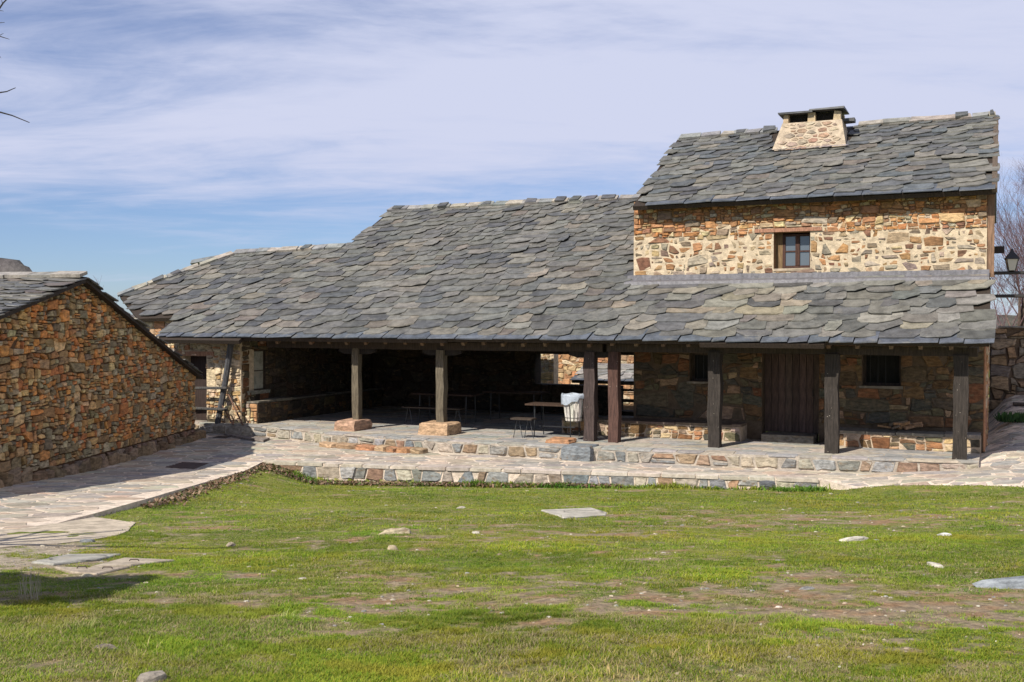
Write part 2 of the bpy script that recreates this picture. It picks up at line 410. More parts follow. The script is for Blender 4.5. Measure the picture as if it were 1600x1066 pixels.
def lawn_z(X, Y):
    z = 1.45 - .1 * Y
    z = np.where(Y < 6, .85 + .1 * (6 - Y) * np.clip(1 - (6 - Y) / 8, 0, 1) , z)
    z = z + .12 * smooth(X, 5.2, 8.6) * smooth(Y, 12, 17)
    z = np.maximum(z, -.62)
    e = (1 - smooth(X, -4.95, -3.7)) * smooth(Y, 11, 13.5) * (X > -5.6); z = z + (np.maximum(z, path_z(X, Y) - .075) - z) * e
    z = z + .10 * smooth(X, 5.2, 6.4) * smooth(Y, 16.5, 18)
    z = z + .05 * (fbm(X * .7, Y * .7, 3) - .5) + .018 * (fbm(X * 4, Y * 4, 3) - .5)
    return z
PA = np.array(PATH)
def in_path(X, Y):
    r = np.zeros(np.shape(X), bool); n = len(PATH)
    for i in range(n):
        x0, y0 = PATH[i]; x1, y1 = PATH[(i + 1) % n]
        if y0 == y1: continue
        c = ((y0 > Y) != (y1 > Y)) & (X < (x1 - x0) * (Y - y0) / (y1 - y0) + x0); r ^= c
    return r
def turf(X, Y):
    """0 bare soil .. 1 thick turf"""
    n = fbm(X * .9 + 3, Y * 1.6 + 5, 4); f = fbm(X * 3.6, Y * 4.6, 3); f2 = fbm(X * 9.5 + 31, Y * 12.5 + 7, 2)
    t = 1.02 + (n - .5) * 1.3 + (f - .5) * 1.7 + (f2 - .5) * 1.6
    def g(cx, cy, rx, ry, a): return a * np.exp(-(((X - cx) / rx) ** 2 + ((Y - cy) / ry) ** 2))
    t = t - g(1.3, 6.75, 2.3, .8, .92) - g(3.1, 6.4, 1.1, .5, .4) - g(-1.15, 6.9, 1.1, .4, .75) - g(.2, 8.1, 1.8, .5, .45) - g(4.0, 13.2, 3.5, 1.6, .25) - g(-1.7, 10.5, 1.3, .7, .3)
    t = t - g(-4.9, 9.0, 1.2, 1.3, 1.6) - g(.0, 12.0, 2.2, .8, .25) + g(.5, 4.8, 6, .9, .35) + g(-2.5, 6.3, 1.6, 1.2, .3) + g(2, 16.5, 6, 1.2, .4) + g(5, 9.5, 2, 1.5, .4)
    return np.clip(t, 0, 1.4)
def axis(bands):
    out = []
    for a, b, s in bands: out += list(np.arange(a, b, s))
    out.append(bands[-1][1]); return np.array(out)
ax = axis([(-900, -300, 60), (-300, -60, 20), (-60, -14, 2), (-14, -7, .3), (-7, 10.5, .07), (10.5, 16, .3), (16, 60, 2), (60, 300, 20), (300, 900, 60)])
ay = axis([(-120, -20, 10), (-20, 3, .8), (3, 21.6, .07), (21.6, 34, .3), (34, 80, 2), (80, 300, 15), (300, 1200, 60)])
GX, GY = np.meshgrid(ax, ay)
GZ = lawn_z(GX, GY)
ip = in_path(GX, GY)
gu, gv = UV(GX, GY)
GZ = np.where(ip, np.minimum(path_z(GX, GY) - .10, GZ if False else 99), GZ)
GZ = np.where((gv > -.2) & (gv < 8.6) & (gu > -21) & (gu < .2), -.6, GZ)
GZ = np.where((gv > 8.4) & (gu > -.2) & (GY < 34), .25, GZ)
GZ = GZ - 60 * smooth(np.hypot(GX, GY), 60, 500)
tf = turf(GX, GY)
soilc = np.array([.31, .235, .15]); redc = np.array([.31, .19, .10]); gr1 = np.array([.12, .165, .016]); gr2 = np.array([.205, .225, .028]); tanc = np.array([.32, .27, .15])
nA = fbm(GX * 2.1, GY * 2.9, 3)[..., None]; nB = fbm(GX * 9, GY * 11, 2)[..., None]; nC = fbm(GX * 5 + 40, GY * 6, 3)[..., None]
gc = gr1 + (gr2 - gr1) * smooth(nA, .35, .65)
gc = gc + (tanc - gc) * smooth(nB, .58, .85) * .55
sc_ = soilc + (redc - soilc) * smooth(nC, .45, .65)
dirt = np.exp(-(((GX + 4.9) / 1.3) ** 2 + ((GY - 9.2) / 1.5) ** 2))[..., None]
sc_ = sc_ + (np.array([.42, .35, .26]) - sc_) * np.clip(dirt * 1.5, 0, 1)
gcol = sc_ + (gc - sc_) * smooth(tf, .25, .70)[..., None]
ny, nx = GX.shape
idx = np.arange(ny * nx).reshape(ny, nx)
fq = np.stack([idx[:-1, :-1], idx[:-1, 1:], idx[1:, 1:], idx[1:, :-1]], -1).reshape(-1, 4)
mesh_obj('ground', np.stack([GX, GY, GZ], -1).reshape(-1, 3), fq, gcol.reshape(-1, 3), 'soil', smooth_=True, kind='structure', label='grassy sloping ground with bare earth patches')

# ------------------------------------------------------------------ path sheet and its stones
def sheet(poly, zf, step, col, name, drop=0):
    xs = [p[0] for p in poly]; ys = [p[1] for p in poly]; vid = {}; vs = []; fs = []
    x = math.floor(min(xs) / step) * step
    while x < max(xs):
        strip = clip(clip(poly, -1, 0, -x), 1, 0, x + step); y = math.floor(min(ys) / step) * step
        while y < max(ys) and len(strip) > 2:
            q = clip(clip(strip, 0, -1, -y), 0, 1, y + step)
            if len(q) > 2 and abs(area(q)) > 1e-4:
                f = []
                for a, b in q:
                    k = (round(a, 4), round(b, 4))
                    if k not in vid: vid[k] = len(vs); vs.append((a, b, float(zf(a, b)) - drop))
                    if not f or vid[k] != f[-1]: f.append(vid[k])
                if f[0] == f[-1]: f.pop()
                if len(f) > 2 and len(set(f)) == len(f):
                    fs.append(tuple(f) if area(q) > 0 else tuple(reversed(f)))
            y += step
        x += step
    n = len(poly)
    for i in range(n):
        a, b = poly[i], poly[(i + 1) % n]; m_ = max(1, int(math.hypot(b[0] - a[0], b[1] - a[1]) / .3))
        for k in range(m_):
            p = [(a[0] + (b[0] - a[0]) * t / m_, a[1] + (b[1] - a[1]) * t / m_) for t in (k, k + 1)]; o = len(vs)
            for x_, y_ in p: z_ = float(zf(x_, y_)); vs += [(x_, y_, z_), (x_, y_, z_ - .35)]
            fs.append((o, o + 1, o + 3, o + 2))
    return mesh_obj(name, vs, fs, [col] * len(vs), 'mortar', kind='structure')
path = sheet(PATH, path_z, .25, M_PINK, 'path')
path['label'] = 'pale crazy paving path running round the lawn'
def pave(poly, zf, h, asp, par, pal, bbox, keep=lambda c: True, limit=300, gap=.05, d=.007, name='paving_stone'):
    ps = cells(*bbox, h, asp, coursed=False); out = []
    for p in ps:
        c = cen(p)
        if not inside(c, poly) or seg_dist(c, poly) < .10 or not keep(c): continue
        if not all(inside(q, poly) for q in p):
            p = [(c[0] + (q[0] - c[0]) * .8, c[1] + (q[1] - c[1]) * .8) for q in p]
            if not all(inside(q, poly) for q in p): continue
        col = jc(R.choice(pal), .18)
        out.append(stone_piece(p, gap * R.uniform(.7, 1.3), d, lambda a, b, e: (a, b, float(zf(a, b)) + e), col, rough=.02, base=-.03, flat=True))
    emit(out, par, name, 'small_paving_stones', 'paving', limit)
pave(PATH, path_z, .29, 1.6, path, PAL_PAVE, (-9.6, 9.0, 14, 29), keep=lambda c: c[0] > -.485 * c[1] - .5 and c[0] < .5 * c[1] + .5)

# terrace
TER = KERB + [(.32, 1.9), (-6.0, 1.9), (-6.0, 6.4), (-20.5, 6.4)]
terw = [Wd(*p) for p in TER]
tb = MB()
tb.prism(terw if area(terw) > 0 else terw[::-1], -.62, 0, M_GREY)
terrace = tb.build('terrace', 'mortar', kind='structure', label='low stone terrace under the porch roof')
def tz(a, b): return 0.
pave(terw, tz, .30, 1.7, terrace, [(.30, .29, .265), (.26, .26, .245), (.34, .30, .25), (.24, .24, .23), (.37, .32, .26)], (-10.5, 18.8, 9.5, 31),
     keep=lambda c: UV(*c)[1] < 2.6 or UV(*c)[0] < -8, limit=200, gap=.03)
def one_row(L_, zlo, zhi, wmin, wmax):
    out = []; x = 0; sl = 0; t0 = zhi
    while x < L_ - .05:
        w = min(R.uniform(wmin, wmax), L_ - x); s2 = R.uniform(-.05, .05) if x + w < L_ - .05 else 0; t1 = zhi - R.uniform(0, .025); m = R.uniform(.3, .7); zb = zlo + R.uniform(0, .04)
        out.append([(x + sl, zb), (x + w * m, zlo + R.uniform(0, .05)), (x + w + s2, zb), (x + w - s2, t1), (x + w * m, zhi - R.uniform(-.005, .02)), (x - sl, t0)]); x += w; sl = s2; t0 = t1
        if R.random() < .2 and w > .3:
            p = out.pop(); zm = (zlo + zhi) / 2 + R.uniform(-.03, .03); out.append([p[0], p[2], (p[2][0], zm), (p[0][0], zm + .02)]); out.append([(p[0][0], zm + .02), (p[2][0], zm), p[3], p[5]])
    return out
def line_wall(par, pts, zlo, zhi, h, asp, pal, name, limit=300, d=.03, gap=.03, rest='small_stones', coursed=True, m='stone', emit_=True):
    """stones on the vertical face that follows a ground polyline (facing the camera side)"""
    ln = [0]
    for a, b in zip(pts, pts[1:]): ln.append(ln[-1] + math.hypot(b[0] - a[0], b[1] - a[1]))
    def fr(s_, z, e):
        i = 0
        while i < len(ln) - 2 and s_ > ln[i + 1]: i += 1
        a, b = pts[i], pts[i + 1]; t = (s_ - ln[i]) / (ln[i + 1] - ln[i]); dx, dy = (b[0] - a[0]) / (ln[i + 1] - ln[i]), (b[1] - a[1]) / (ln[i + 1] - ln[i])
        return (a[0] + (b[0] - a[0]) * t + dy * e, a[1] + (b[1] - a[1]) * t - dx * e, z)
    out = []
    for p in one_row(ln[-1], zlo, zhi, h * .7, h * 1.9):
        out.append(stone_piece(p, gap, d * R.uniform(.6, 1.4), fr, jc(R.choice(pal), .2)))
    if emit_: emit(out, par, name, rest, m, limit)
    return out
kw = [Wd(*p) for p in KERB]
line_wall(terrace, kw, -.27, -.012, .26, 1.7, PAL_KERB, 'kerb_stone', gap=.05, d=.022)
# coping plates that break up the straight terrace edge
cp = []
for i in range(len(KERB) - 1):
    a, b = kw[i], kw[i + 1]; n = max(1, int(math.hypot(b[0] - a[0], b[1] - a[1]) / .5))
    for k in range(n):
        t0, t1 = k / n, (k + 1) / n; dx, dy = b[0] - a[0], b[1] - a[1]; l = math.hypot(dx, dy); nx_, ny_ = dy / l, -dx / l
        o = R.uniform(.0, .022); w = R.uniform(.25, .42)
        q = [(a[0] + dx * t0 + nx_ * o, a[1] + dy * t0 + ny_ * o), (a[0] + dx * (t0 * .5 + t1 * .5) + nx_ * (o + R.uniform(-.02, .03)), a[1] + dy * (t0 + t1) / 2 + ny_ * (o + R.uniform(-.02, .03))), (a[0] + dx * t1 + nx_ * o, a[1] + dy * t1 + ny_ * o),
             (a[0] + dx * t1 - nx_ * w, a[1] + dy * t1 - ny_ * w), (a[0] + dx * t0 - nx_ * w, a[1] + dy * t0 - ny_ * w)]
        cp.append(stone_piece(q, .035, R.uniform(.010, .018), lambda x, y, e: (x, y, e), jc(R.choice([(.33, .31, .27), (.30, .29, .27), (.38, .33, .27), (.27, .27, .25)]), .12), base=-.02, flat=True))
emit(cp, terrace, 'coping_stone', 'small_coping_stones', 'paving')
# thin red step in front of the kerb, and the raised block by the twin posts
st = MB(); sp = []
s0, s1 = Wd(-13.1, -1.42), Wd(-10.4, -1.62)
def sfr(a, b, e):
    dx, dy = s1[0] - s0[0], s1[1] - s0[1]; l = math.hypot(dx, dy); return (s0[0] + dx / l * a + dy / l * e, s0[1] + dy / l * a - dx / l * e, b)
x = 0
while x < 2.75:
    w = R.uniform(.2, .55); sp.append(stone_piece([(x, -.26), (x + w, -.26), (x + w, -.14 + R.uniform(-.015, .015)), (x, -.14 + R.uniform(-.015, .015))], .012, .17, sfr, jc(R.choice([(.36, .19, .10), (.40, .27, .17), (.33, .22, .14)]), .1), base=-.12)); x += w
emit(sp, terrace, 'step_stone', 'x', 'stone')

# retaining wall on the lawn side of the path
rw = MB()
a, b = FRONT_A, FRONT_B; dx, dy = b[0] - a[0], b[1] - a[1]; l = math.hypot(dx, dy); nx_, ny_ = dy / l, -dx / l
q = [(a[0] - dx / l * .1, a[1] - dy / l * .1), (b[0], b[1]), (b[0] - nx_ * .16, b[1] - ny_ * .16), (a[0] - nx_ * .16, a[1] - ny_ * .16)]
q = [(p[0] - nx_ * -.03, p[1] - ny_ * -.03) for p in q]
rw.prism(q, -.95, -.262, M_PINK)
rwall = thing('retaining_wall', (.3, 20.1, -.6), 'low mortared retaining wall holding up the path above the lawn', 'retaining wall')
rw.build('wall_core', 'mortar', rwall)
aa = (a[0] + nx_ * .03, a[1] + ny_ * .03); bb = (b[0] + nx_ * .03, b[1] + ny_ * .03)
line_wall(rwall, [aa, bb], -.57, -.262, .26, 1.15, PAL_KERB + [(.34, .2, .13), (.40, .36, .28), (.40, .35, .27)], 'stone', gap=.04, d=.02)
# rim plates on top
rp = []; x = 0
while x < l - .1:
    w = min(R.uniform(.35, .8), l - x)
    rp.append(stone_piece([(x, -.035 + R.uniform(-.008, .008)), (x + w, -.035 + R.uniform(-.008, .008)), (x + w, .22), (x, .22)], .02, .012, lambda s_, t_, e: (aa[0] + dx / l * s_ - nx_ * t_, aa[1] + dy / l * s_ - ny_ * t_, float(path_z(aa[0] + dx / l * s_, aa[1] + dy / l * s_ + .2)) + e), jc(R.choice([(.44, .38, .31), (.40, .35, .29), (.46, .40, .34)]), .1), base=-.05, flat=True)); x += w
emit(rp, rwall, 'coping_stone', 'x', 'paving')

# ------------------------------------------------------------------ roof slates
TH = .55; CT = 1 / math.sqrt(1 + TH * TH); ST = TH * CT
def roofframe(v0, z0, th=TH, fx=None):
    ct = 1 / math.sqrt(1 + th * th); st_ = th * ct
    def fr(u, s_, h):
        v = v0 + s_ * ct - h * st_; X, Y = Wd(u, v)
        return (X, Y, z0 + s_ * st_ + h * ct)
    return fr
def pullin(p, c, poly, tol=.05):
    q = p
    for k in range(12):
        t = (q[0], c[1] + (p[1] - c[1]) * .3)
        if inside(t, poly) or seg_dist(t, poly) < tol: break
        q = (q[0] + (c[0] - q[0]) * .15, q[1])
    return q if not (p[1] > max(a[1] for a in poly)) else (q[0], min(q[1], max(a[1] for a in poly) + .03))
def slates(fr, poly, e0, e1, wmin, wmax, t=.021, pal=PAL_SLATE, starter=True, smax=None, cond=None, tag=None):
    out = []; s_ = -.05 if starter else -.02; lo = min(p[0] for p in poly); hi = max(p[0] for p in poly); top = max(p[1] for p in poly); first = starter
    rowi = 0
    while s_ < top - .05:
        f_ = s_ / top; e = (e0 + (e1 - e0) * f_) * R.uniform(.9, 1.1); Ln = e * 1.75; sc_w = 1 - .25 * f_
        u = lo - R.uniform(0, wmax) - .05
        while u < hi + .1:
            w = R.uniform(wmin, wmax) * sc_w * R.choice([.62, .85, 1, 1, 1.15, 1.4])
            c = (u + w / 2, s_ + e * .45)
            if inside(c, poly) and (cond is None or cond(c)):
                js = R.gauss(0, .035) * (.35 if rowi == 1 else 1) if not first else R.uniform(-.008, .008); th = t * R.uniform(.55, 1.15); tl = R.uniform(.0, .03)
                g = .008
                if first: sh = [(u + g, s_ + js), (u + w - g, s_ + js + R.uniform(-.006, .006)), (u + w - g + .02, s_ + Ln), (u + g + .02, s_ + Ln)]
                else:
                    k1, k2 = R.uniform(.03, .18), R.uniform(.14, .42); h1, h2 = R.uniform(.02, .3) * e, R.uniform(.15, .85) * e; sk = R.uniform(-.06, .08)
                    if R.random() < .16: k1, k2, h1, h2 = k2, k1, h2, h1
                    sh = [(u + g - .02, s_ + js + h1), (u + g + k1 * w, s_ + js + R.uniform(-.01, .012)), (u + w * R.uniform(.45, .6), s_ + js - R.uniform(-.01, .03)), (u + w - k2 * w, s_ + js + sk * w), (u + w + .035, s_ + js + h2 + sk * w), (u + w - g, s_ + Ln), (u + g, s_ + Ln)]
                hl, hh = t * 2.5, t * .3
                lift = R.uniform(0, .012) + (.02 if R.random() < .06 else 0)
                sh = [pullin(p, c, poly) for p in sh]
                def H(p): return hl + lift + (hh - hl) * (p[1] - s_) / Ln + tl * (p[0] - c[0]) / w
                n = len(sh); vs = [fr(p[0], p[1], H(p)) for p in sh]
                # lower ring slightly larger so the edge looks split and rough
                vs += [fr(p[0] + R.uniform(-.008, .008), p[1] - (R.uniform(-.002, .014) if p[1] < s_ + e * .6 else 0), H(p) - th) for p in sh]
                fs = [tuple(range(n)), tuple(range(2 * n - 1, n - 1, -1))] + [(n + i, n + (i + 1) % n, (i + 1) % n, i) for i in range(n)]
                col = jc(R.choice(pal), .17, .03); q_ = .76 * (R.uniform(.72, 1.0) if R.random() < .3 else 1); g_ = sum(col) / 3; q_ *= .93; col = ((col[0] * .7 + g_ * .3) * q_ * 1.05, (col[1] * .7 + g_ * .3) * q_, (col[2] * .7 + g_ * .3) * q_ * .94)
                if first: col = jc((.082, .092, .108), .14, .02)
                out.append((w * e, vs, fs, col, 1., tag))
            u += w
        s_ += e if not first else e * .62; first = False; rowi += 1
    return out
def ridge_pieces(fr, pts, tag=None, every=.62):
    """back-slope slates that poke over the ridge, and small capping stones along it"""
    out = []
    for (a, b) in zip(pts, pts[1:]):
        l_ = math.hypot(b[0] - a[0], b[1] - a[1]); x = 0
        while x < l_ - .1:
            w = min(R.uniform(.3, .6), l_ - x + .02); t = (x + w / 2) / l_; u, s_ = a[0] + (b[0] - a[0]) * t, a[1] + (b[1] - a[1]) * t
            d = ((b[0] - a[0]) / l_, (b[1] - a[1]) / l_)
            for (h0, h1, col, ww) in ((.03, .085, jc(R.choice([(.30, .27, .22), (.24, .23, .20), (.20, .20, .19)]), .12), w), (.085, R.uniform(.105, .13), jc((.08, .08, .08), .2), w * R.uniform(.4, .7) if R.random() < .4 else 0)):
                if not ww: continue
                q = [(-ww / 2, -.10), (ww / 2, -.08), (ww / 2, .16), (-ww / 2, .16)]
                q = [(i + R.uniform(-.03, .03), j + R.uniform(-.03, .03)) for i, j in q]
                pt = [(u + d[0] * i - d[1] * j, s_ + d[1] * i + d[0] * j) for i, j in q]
                vs = [fr(*p, h1 + R.uniform(-.01, .01)) for p in pt] + [fr(*p, h0) for p in pt]
                out.append((ww * .2, vs, [(0, 1, 2, 3), (7, 6, 5, 4), (4, 5, 1, 0), (5, 6, 2, 1), (6, 7, 3, 2), (7, 4, 0, 3)], col, 1., tag))
            x += w * R.uniform(.95, 1.1)
    return out
def to_s(pts, v0): return [(u, (v - v0) / CT) for u, v in pts]
def deck(poly, fr, name, par, t=.10, col=(.035, .025, .018), m='plank'):  # near-black boards: underside shade is put into the colour
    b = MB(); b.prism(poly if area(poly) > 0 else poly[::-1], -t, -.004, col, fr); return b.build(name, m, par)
def wall_core(mb, fr, a0, a1, b0, b1, th, holes, col):
    xs = sorted({a0, a1} | {h for q in holes for h in (q[0], q[2]) if a0 < h < a1}); ys = sorted({b0, b1} | {h for q in holes for h in (q[1], q[3]) if b0 < h < b1})
    for i in range(len(xs) - 1):
        j = 0
        while j < len(ys) - 1:
            cx, cy = (xs[i] + xs[i + 1]) / 2, (ys[j] + ys[j + 1]) / 2
            if not any(q[0] < cx < q[2] and q[1] < cy < q[3] for q in holes):
                mb.box((xs[i], ys[j], -th), (xs[i + 1], ys[j + 1], 0), col, fr)
            j += 1
def vfront(v0):      # wall face looking towards -v
    return lambda a, b, e: (*Wd(a, v0 - e), b)
def uright(u0):      # wall face looking towards +u, a runs along v
    return lambda a, b, e: (*Wd(u0 + e, a), b)
def masonry(fr, a0, a1, b0, b1, holes, h, asp, pal, gap=.022, d=.03, coursed=True, region=None, wgt=1., tag=None, dark=None, cut=.5):
    out = []
    for p in cut_holes(rows(a0, b0, a1, b1, h, asp) if coursed else cells(a0, b0, a1, b1, h, asp, False), holes, region):
        c = cen(p); pl = pal(c) if callable(pal) else pal
        g = gap(c) if callable(gap) else gap
        s_ = stone_piece(p, g, (d(c) if callable(d) else d) * R.uniform(.5, 1.5), fr, jc(R.choice(pl), .2, .06), cut=cut)
        if s_: out.append(s_ + (wgt, tag))
    return out

# ================================================================== THE LONG PORCH BUILDING
UA0, UAB = -21.9, -6.86
hA = thing('porch_building', (*Wd(-13, 1), 0), 'long low stone building with a deep open timber porch under a broad slate roof', 'building')
V0, Z0 = -.65, 2.15; VR = 5.97
frM = roofframe(V0, Z0)
polyA = to_s([(-15.9, -.65), (-10.4, -.65), (-10.35, -.60), (UAB, -.60), (UAB, 1.62), (-6.93, 1.62), (-6.93, VR), (-15.74, VR), (-15.85, 3.74), (-19.5, 3.60), (-21.7, 1.30), (-19.96, .17), (-18.69, .22), (-18.45, -.78), (-15.9, -.78)], V0)
roofA = deck(polyA, frM, 'roof', hA)
polyAB = to_s([(-15.9, -.65), (-4.75, -.62), (-4.72, -.70), (-2.35, -.70), (-2.32, -.58), (.545, -.58), (.545, 1.66), (-6.93, 1.66), (-6.93, VR), (-15.74, VR), (-15.85, 3.72), (-19.5, 3.58), (-21.7, 1.28), (-19.96, .17), (-18.69, .22), (-18.45, -.78), (-15.9, -.78)], V0)
slAll = slates(frM, polyAB, .32, .25, .38, .78)
slA = [q[:4] for q in slAll if min(p[0] for p in q[1]) * 0 + UV(sum(p[0] for p in q[1]) / len(q[1]), sum(p[1] for p in q[1]) / len(q[1]))[0] < UAB]
# back slope, so the roof is closed from behind
bs = MB()
def backfr(vr, zr):
    return lambda u, s_, h: (*Wd(u, vr + s_ * CT + h * ST), zr - s_ * ST + h * CT)
zr = Z0 + TH * (VR - V0)
bs.prism([(-15.74, 0), (-6.93, 0), (-6.93, 1.3), (-15.74, 1.3)][::-1], -.10, .03, (.13, .14, .145), backfr(VR, zr))
zr2 = Z0 + TH * (3.7 - V0)
bs.prism([(-21.6, 0.4), (-19.5, 0), (-15.86, 0), (-15.86, 3.2), (-21.6, 3.2)][::-1], -.10, .03, (.13, .14, .145), backfr(3.75, zr2))
bs.build('back_slope', 'slate', roofA)
rg = ridge_pieces(frM, to_s([(-15.74, VR - .04), (-6.95, VR - .04)], V0)) + ridge_pieces(frM, to_s([(-21.7, 1.27), (-19.5, 3.55), (-15.86, 3.69)], V0))
emit(rg, roofA, 'ridge_stone', 'x', 'slate')
emit(slA, roofA, 'slate', 'small_slates', 'slate', 300)
# timber: eave beam, rafters
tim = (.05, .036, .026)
b = MB(); b.tube([(*Wd(-15.6, 0), 1.985), (*Wd(-11, 0.02), 1.975), (*Wd(-6.95, 0), 1.985)], .12, tim, 4, sq=False); b.build('eave_beam', 'plank', hA)
b = MB(); b.tube([(*Wd(-15.95, -.42), 2.135), (*Wd(-6.9, -.42), 2.135)], .05, (.20, .12, .075), 4); b.build('fascia_board', 'plank', hA)
u = -15.4
while u < -7.0:
    b = MB(); e0 = -.53 + R.uniform(-.03, .03)
    pts = [(*Wd(u, e0), Z0 + TH * (e0 - V0) - .17), (*Wd(u, 6.0), Z0 + TH * (6.0 - V0) - .17)]
    b.tube(pts, .055, jc((.12, .075, .04), .15), 4); b.build('rafter', 'plank', hA); u += R.uniform(.44, .52)
# posts on stone blocks
def post(par, u, v, z0, z1, r, col=(.036, .029, .024), lean=(0, 0), hl=None):
    b = MB(); ps = []; n = 7
    for i in range(n):
        t = i / (n - 1); ps.append((*Wd(u + lean[0] * t + R.uniform(-.014, .014), v + lean[1] * t + R.uniform(-.014, .014)), z0 + (z1 - z0) * t))
    b.tube(ps, [r * 1.414 * R.uniform(.93, 1.05) for _ in ps], col, 4, sq=True, rough=.06)
    return b.build('post', 'wood', par)
post(hA, -13.08, 0, .21, 1.90, .09, (.115, .095, .065)); post(hA, -10.83, 0, .25, 1.90, .095, (.12, .10, .07)); post(hA, -7.24, 0, 0, 1.90, .12, (.06, .042, .038), (-.0, 0))
for u in (-13.08, -10.83, -7.24):     # short bolsters under the beam
    b = MB(); b.tube([(*Wd(u - .5, .03), 1.86), (*Wd(u - .3, .03), 1.83), (*Wd(u + .3, .03), 1.83), (*Wd(u + .5, .03), 1.86)], [.05, .085, .085, .05], (.022, .017, .013), 4); b.build('bolster', 'plank', hA)
def block(par, u0, u1, v0, v1, z1, col, name='base_block', jag=.02, z0=0.):
    b = MB(); n = 10; rings = []
    cx, cy = (u0 + u1) / 2, (v0 + v1) / 2
    sh = [(u0, v0), (u0 * .5 + u1 * .5, v0 - .02), (u1, v0), (u1 + .02, cy), (u1, v1), (cx, v1), (u0, v1), (u0 - .01, cy)]
    for z, k in ((z0, 1.02), (z0 + (z1 - z0) * .5, 1.03), (z0 + (z1 - z0) * .88, .99), (z1, .9)):
        rings += [(*Wd(cx + (x - cx) * k + R.uniform(-jag, jag), cy + (y - cy) * k + R.uniform(-jag, jag)), z + (R.uniform(-jag, jag) * .5 if z > z0 + .01 else 0)) for x, y in sh]
    fs = [(r * 8 + i, r * 8 + (i + 1) % 8, (r + 1) * 8 + (i + 1) % 8, (r + 1) * 8 + i) for r in range(3) for i in range(8)] + [tuple(range(7, -1, -1)), tuple(range(24, 32))]
    b.add(rings, fs, col); return b.build(name, 'stone', par)
block(hA, -13.37, -12.83, -.50, .22, .235, (.40, .25, .17)); block(hA, -11.18, -10.45, -.42, .22, .27, (.42, .28, .17))
block(terrace, -7.35, -6.75, -1.38, -.78, .045, (.17, .185, .195), 'kerb_block', .015, -.27); block(terrace, -7.95, -7.45, -.75, -.3, .09, (.36, .19, .10), 'kerb_block', .02, -.05)

# walls of A
frP = vfront(-.1); frRt = uright(-16.38); frBk = vfront(6.0); frLf = vfront(.45)
holeP = [(-18.2, 0, -17.45, 1.66)]
holeR = [(.20, .80, .86, 1.80)]
holeB = [(-11.1, .78, -8.66, 1.62), (-8.66, .12, -6.8, 1.62)]
wc = MB(); wc2 = MB(); wc3 = MB(); wc4 = MB()
wall_core(wc, frP, -18.7, -16.38, -.3, 2.17, .5, holeP, M_CREAM); frontA = wc.build('wall', 'mortar', hA)
wall_core(wc2, frRt, .4, 6.5, -.05, 2.6, .45, [], M_EARTH)
wall_core(wc2, frRt, -.098, .4, -.05, 2.17, .45, [], M_EARTH) if False else None
sideA = None
wc2 = MB(); wall_core(wc2, frRt, .402, 6.0, -.05, 2.62, .45, [(.20, .80, .86, 1.80)], (.05, .036, .026))  # side wall core darkened to carry the porch shade
wc2.prism([(.402, 2.62), (5.9, 2.62), (5.9, 3.2), (3.72, 4.38), (.402, 2.64)], -.45, 0, M_EARTH, frRt)
wc2.prism([(3.6, 4.4), (6.1, 3.3), (6.1, 5.70), (3.95, 4.55)], -.05, 0, M_EARTH, uright(-15.80))
sideA = wc2.build('wall', 'mortar', hA)
wall_core(wc3, frBk, -16.38, -6.86, -.05, 5.5, .40, holeB + [(-16.38, 3.1, -15.86, 5.5)], (.04, .03, .022)); backA = wc3.build('wall', 'mortar', hA)  # back wall core near black: porch darkness painted in
wall_core(wc4, frLf, -21.2, -18.7, -.5, 2.62, .4, [], M_CREAM); leftA = wc4.build('wall', 'mortar', hA)
PAL_PIER = [(.50, .31, .14), (.46, .34, .2), (.54, .43, .28), (.40, .22, .11), (.5, .4, .27), (.34, .27, .2)]
stA = masonry(frP, -18.68, -16.39, -.05, 2.12, holeP, .135, 1.9, PAL_PIER, .022, .03, wgt=3, tag='front')
stA += masonry(frRt, -.08, 5.9, 0, 2.55, holeR, .17, 2.2, lambda c: PAL_DARK if c[0] < .9 else PAL_SHADE, .02, .03, region=[(-.55, 1, 2.22)], wgt=.5, tag='side')  # stones turn darker further in, a painted fall-off of light
stA += masonry(frBk, -16.3, -6.9, .0, 2.9, holeB, .24, 2.3, PAL_SHADE, .02, .03, wgt=.12, tag='back')
stA += masonry(frLf, -20.9, -18.72, 1.2, 2.6, [], .13, 2.0, PAL_PIER, .02, .03, wgt=.8, tag='left')
emit(stA, {'front': frontA, 'side': sideA, 'back': backA, 'left': leftA, 'rest': hA}, 'stone', 'small_stones', 'stone', 300)
b = MB(); b.box((-18.55, 1.66, -.25), (-17.2, 1.78, .035), (.30, .16, .10), frP, .012); b.build('lintel', 'plank', hA)
b = MB(); b.box((-18.2, 0, -.32), (-17.45, 1.66, -.27), (.035, .022, .018), frP); b.build('door', 'plank', hA)
# window in the side wall, two pale shutters
w = thing_w = MB(); w.box((.20, .80, -.12), (.86, 1.80, -.06), (.10, .08, .06), frRt); wn = w.build('window', 'plank', sideA if False else hA)
for z0, z1 in ((.83, 1.27), (1.30, 1.77)):
    b = MB(); b.box((.23, z0, -.058), (.80, z1, -.03), (.30, .30, .25), frRt); b.build('shutter', 'concrete', wn)
b = MB(); b.box((.1, .70, -.1), (1.0, .795, .05), (.25, .24, .2), frRt, .008); b.build('window_sill', 'stone', hA)
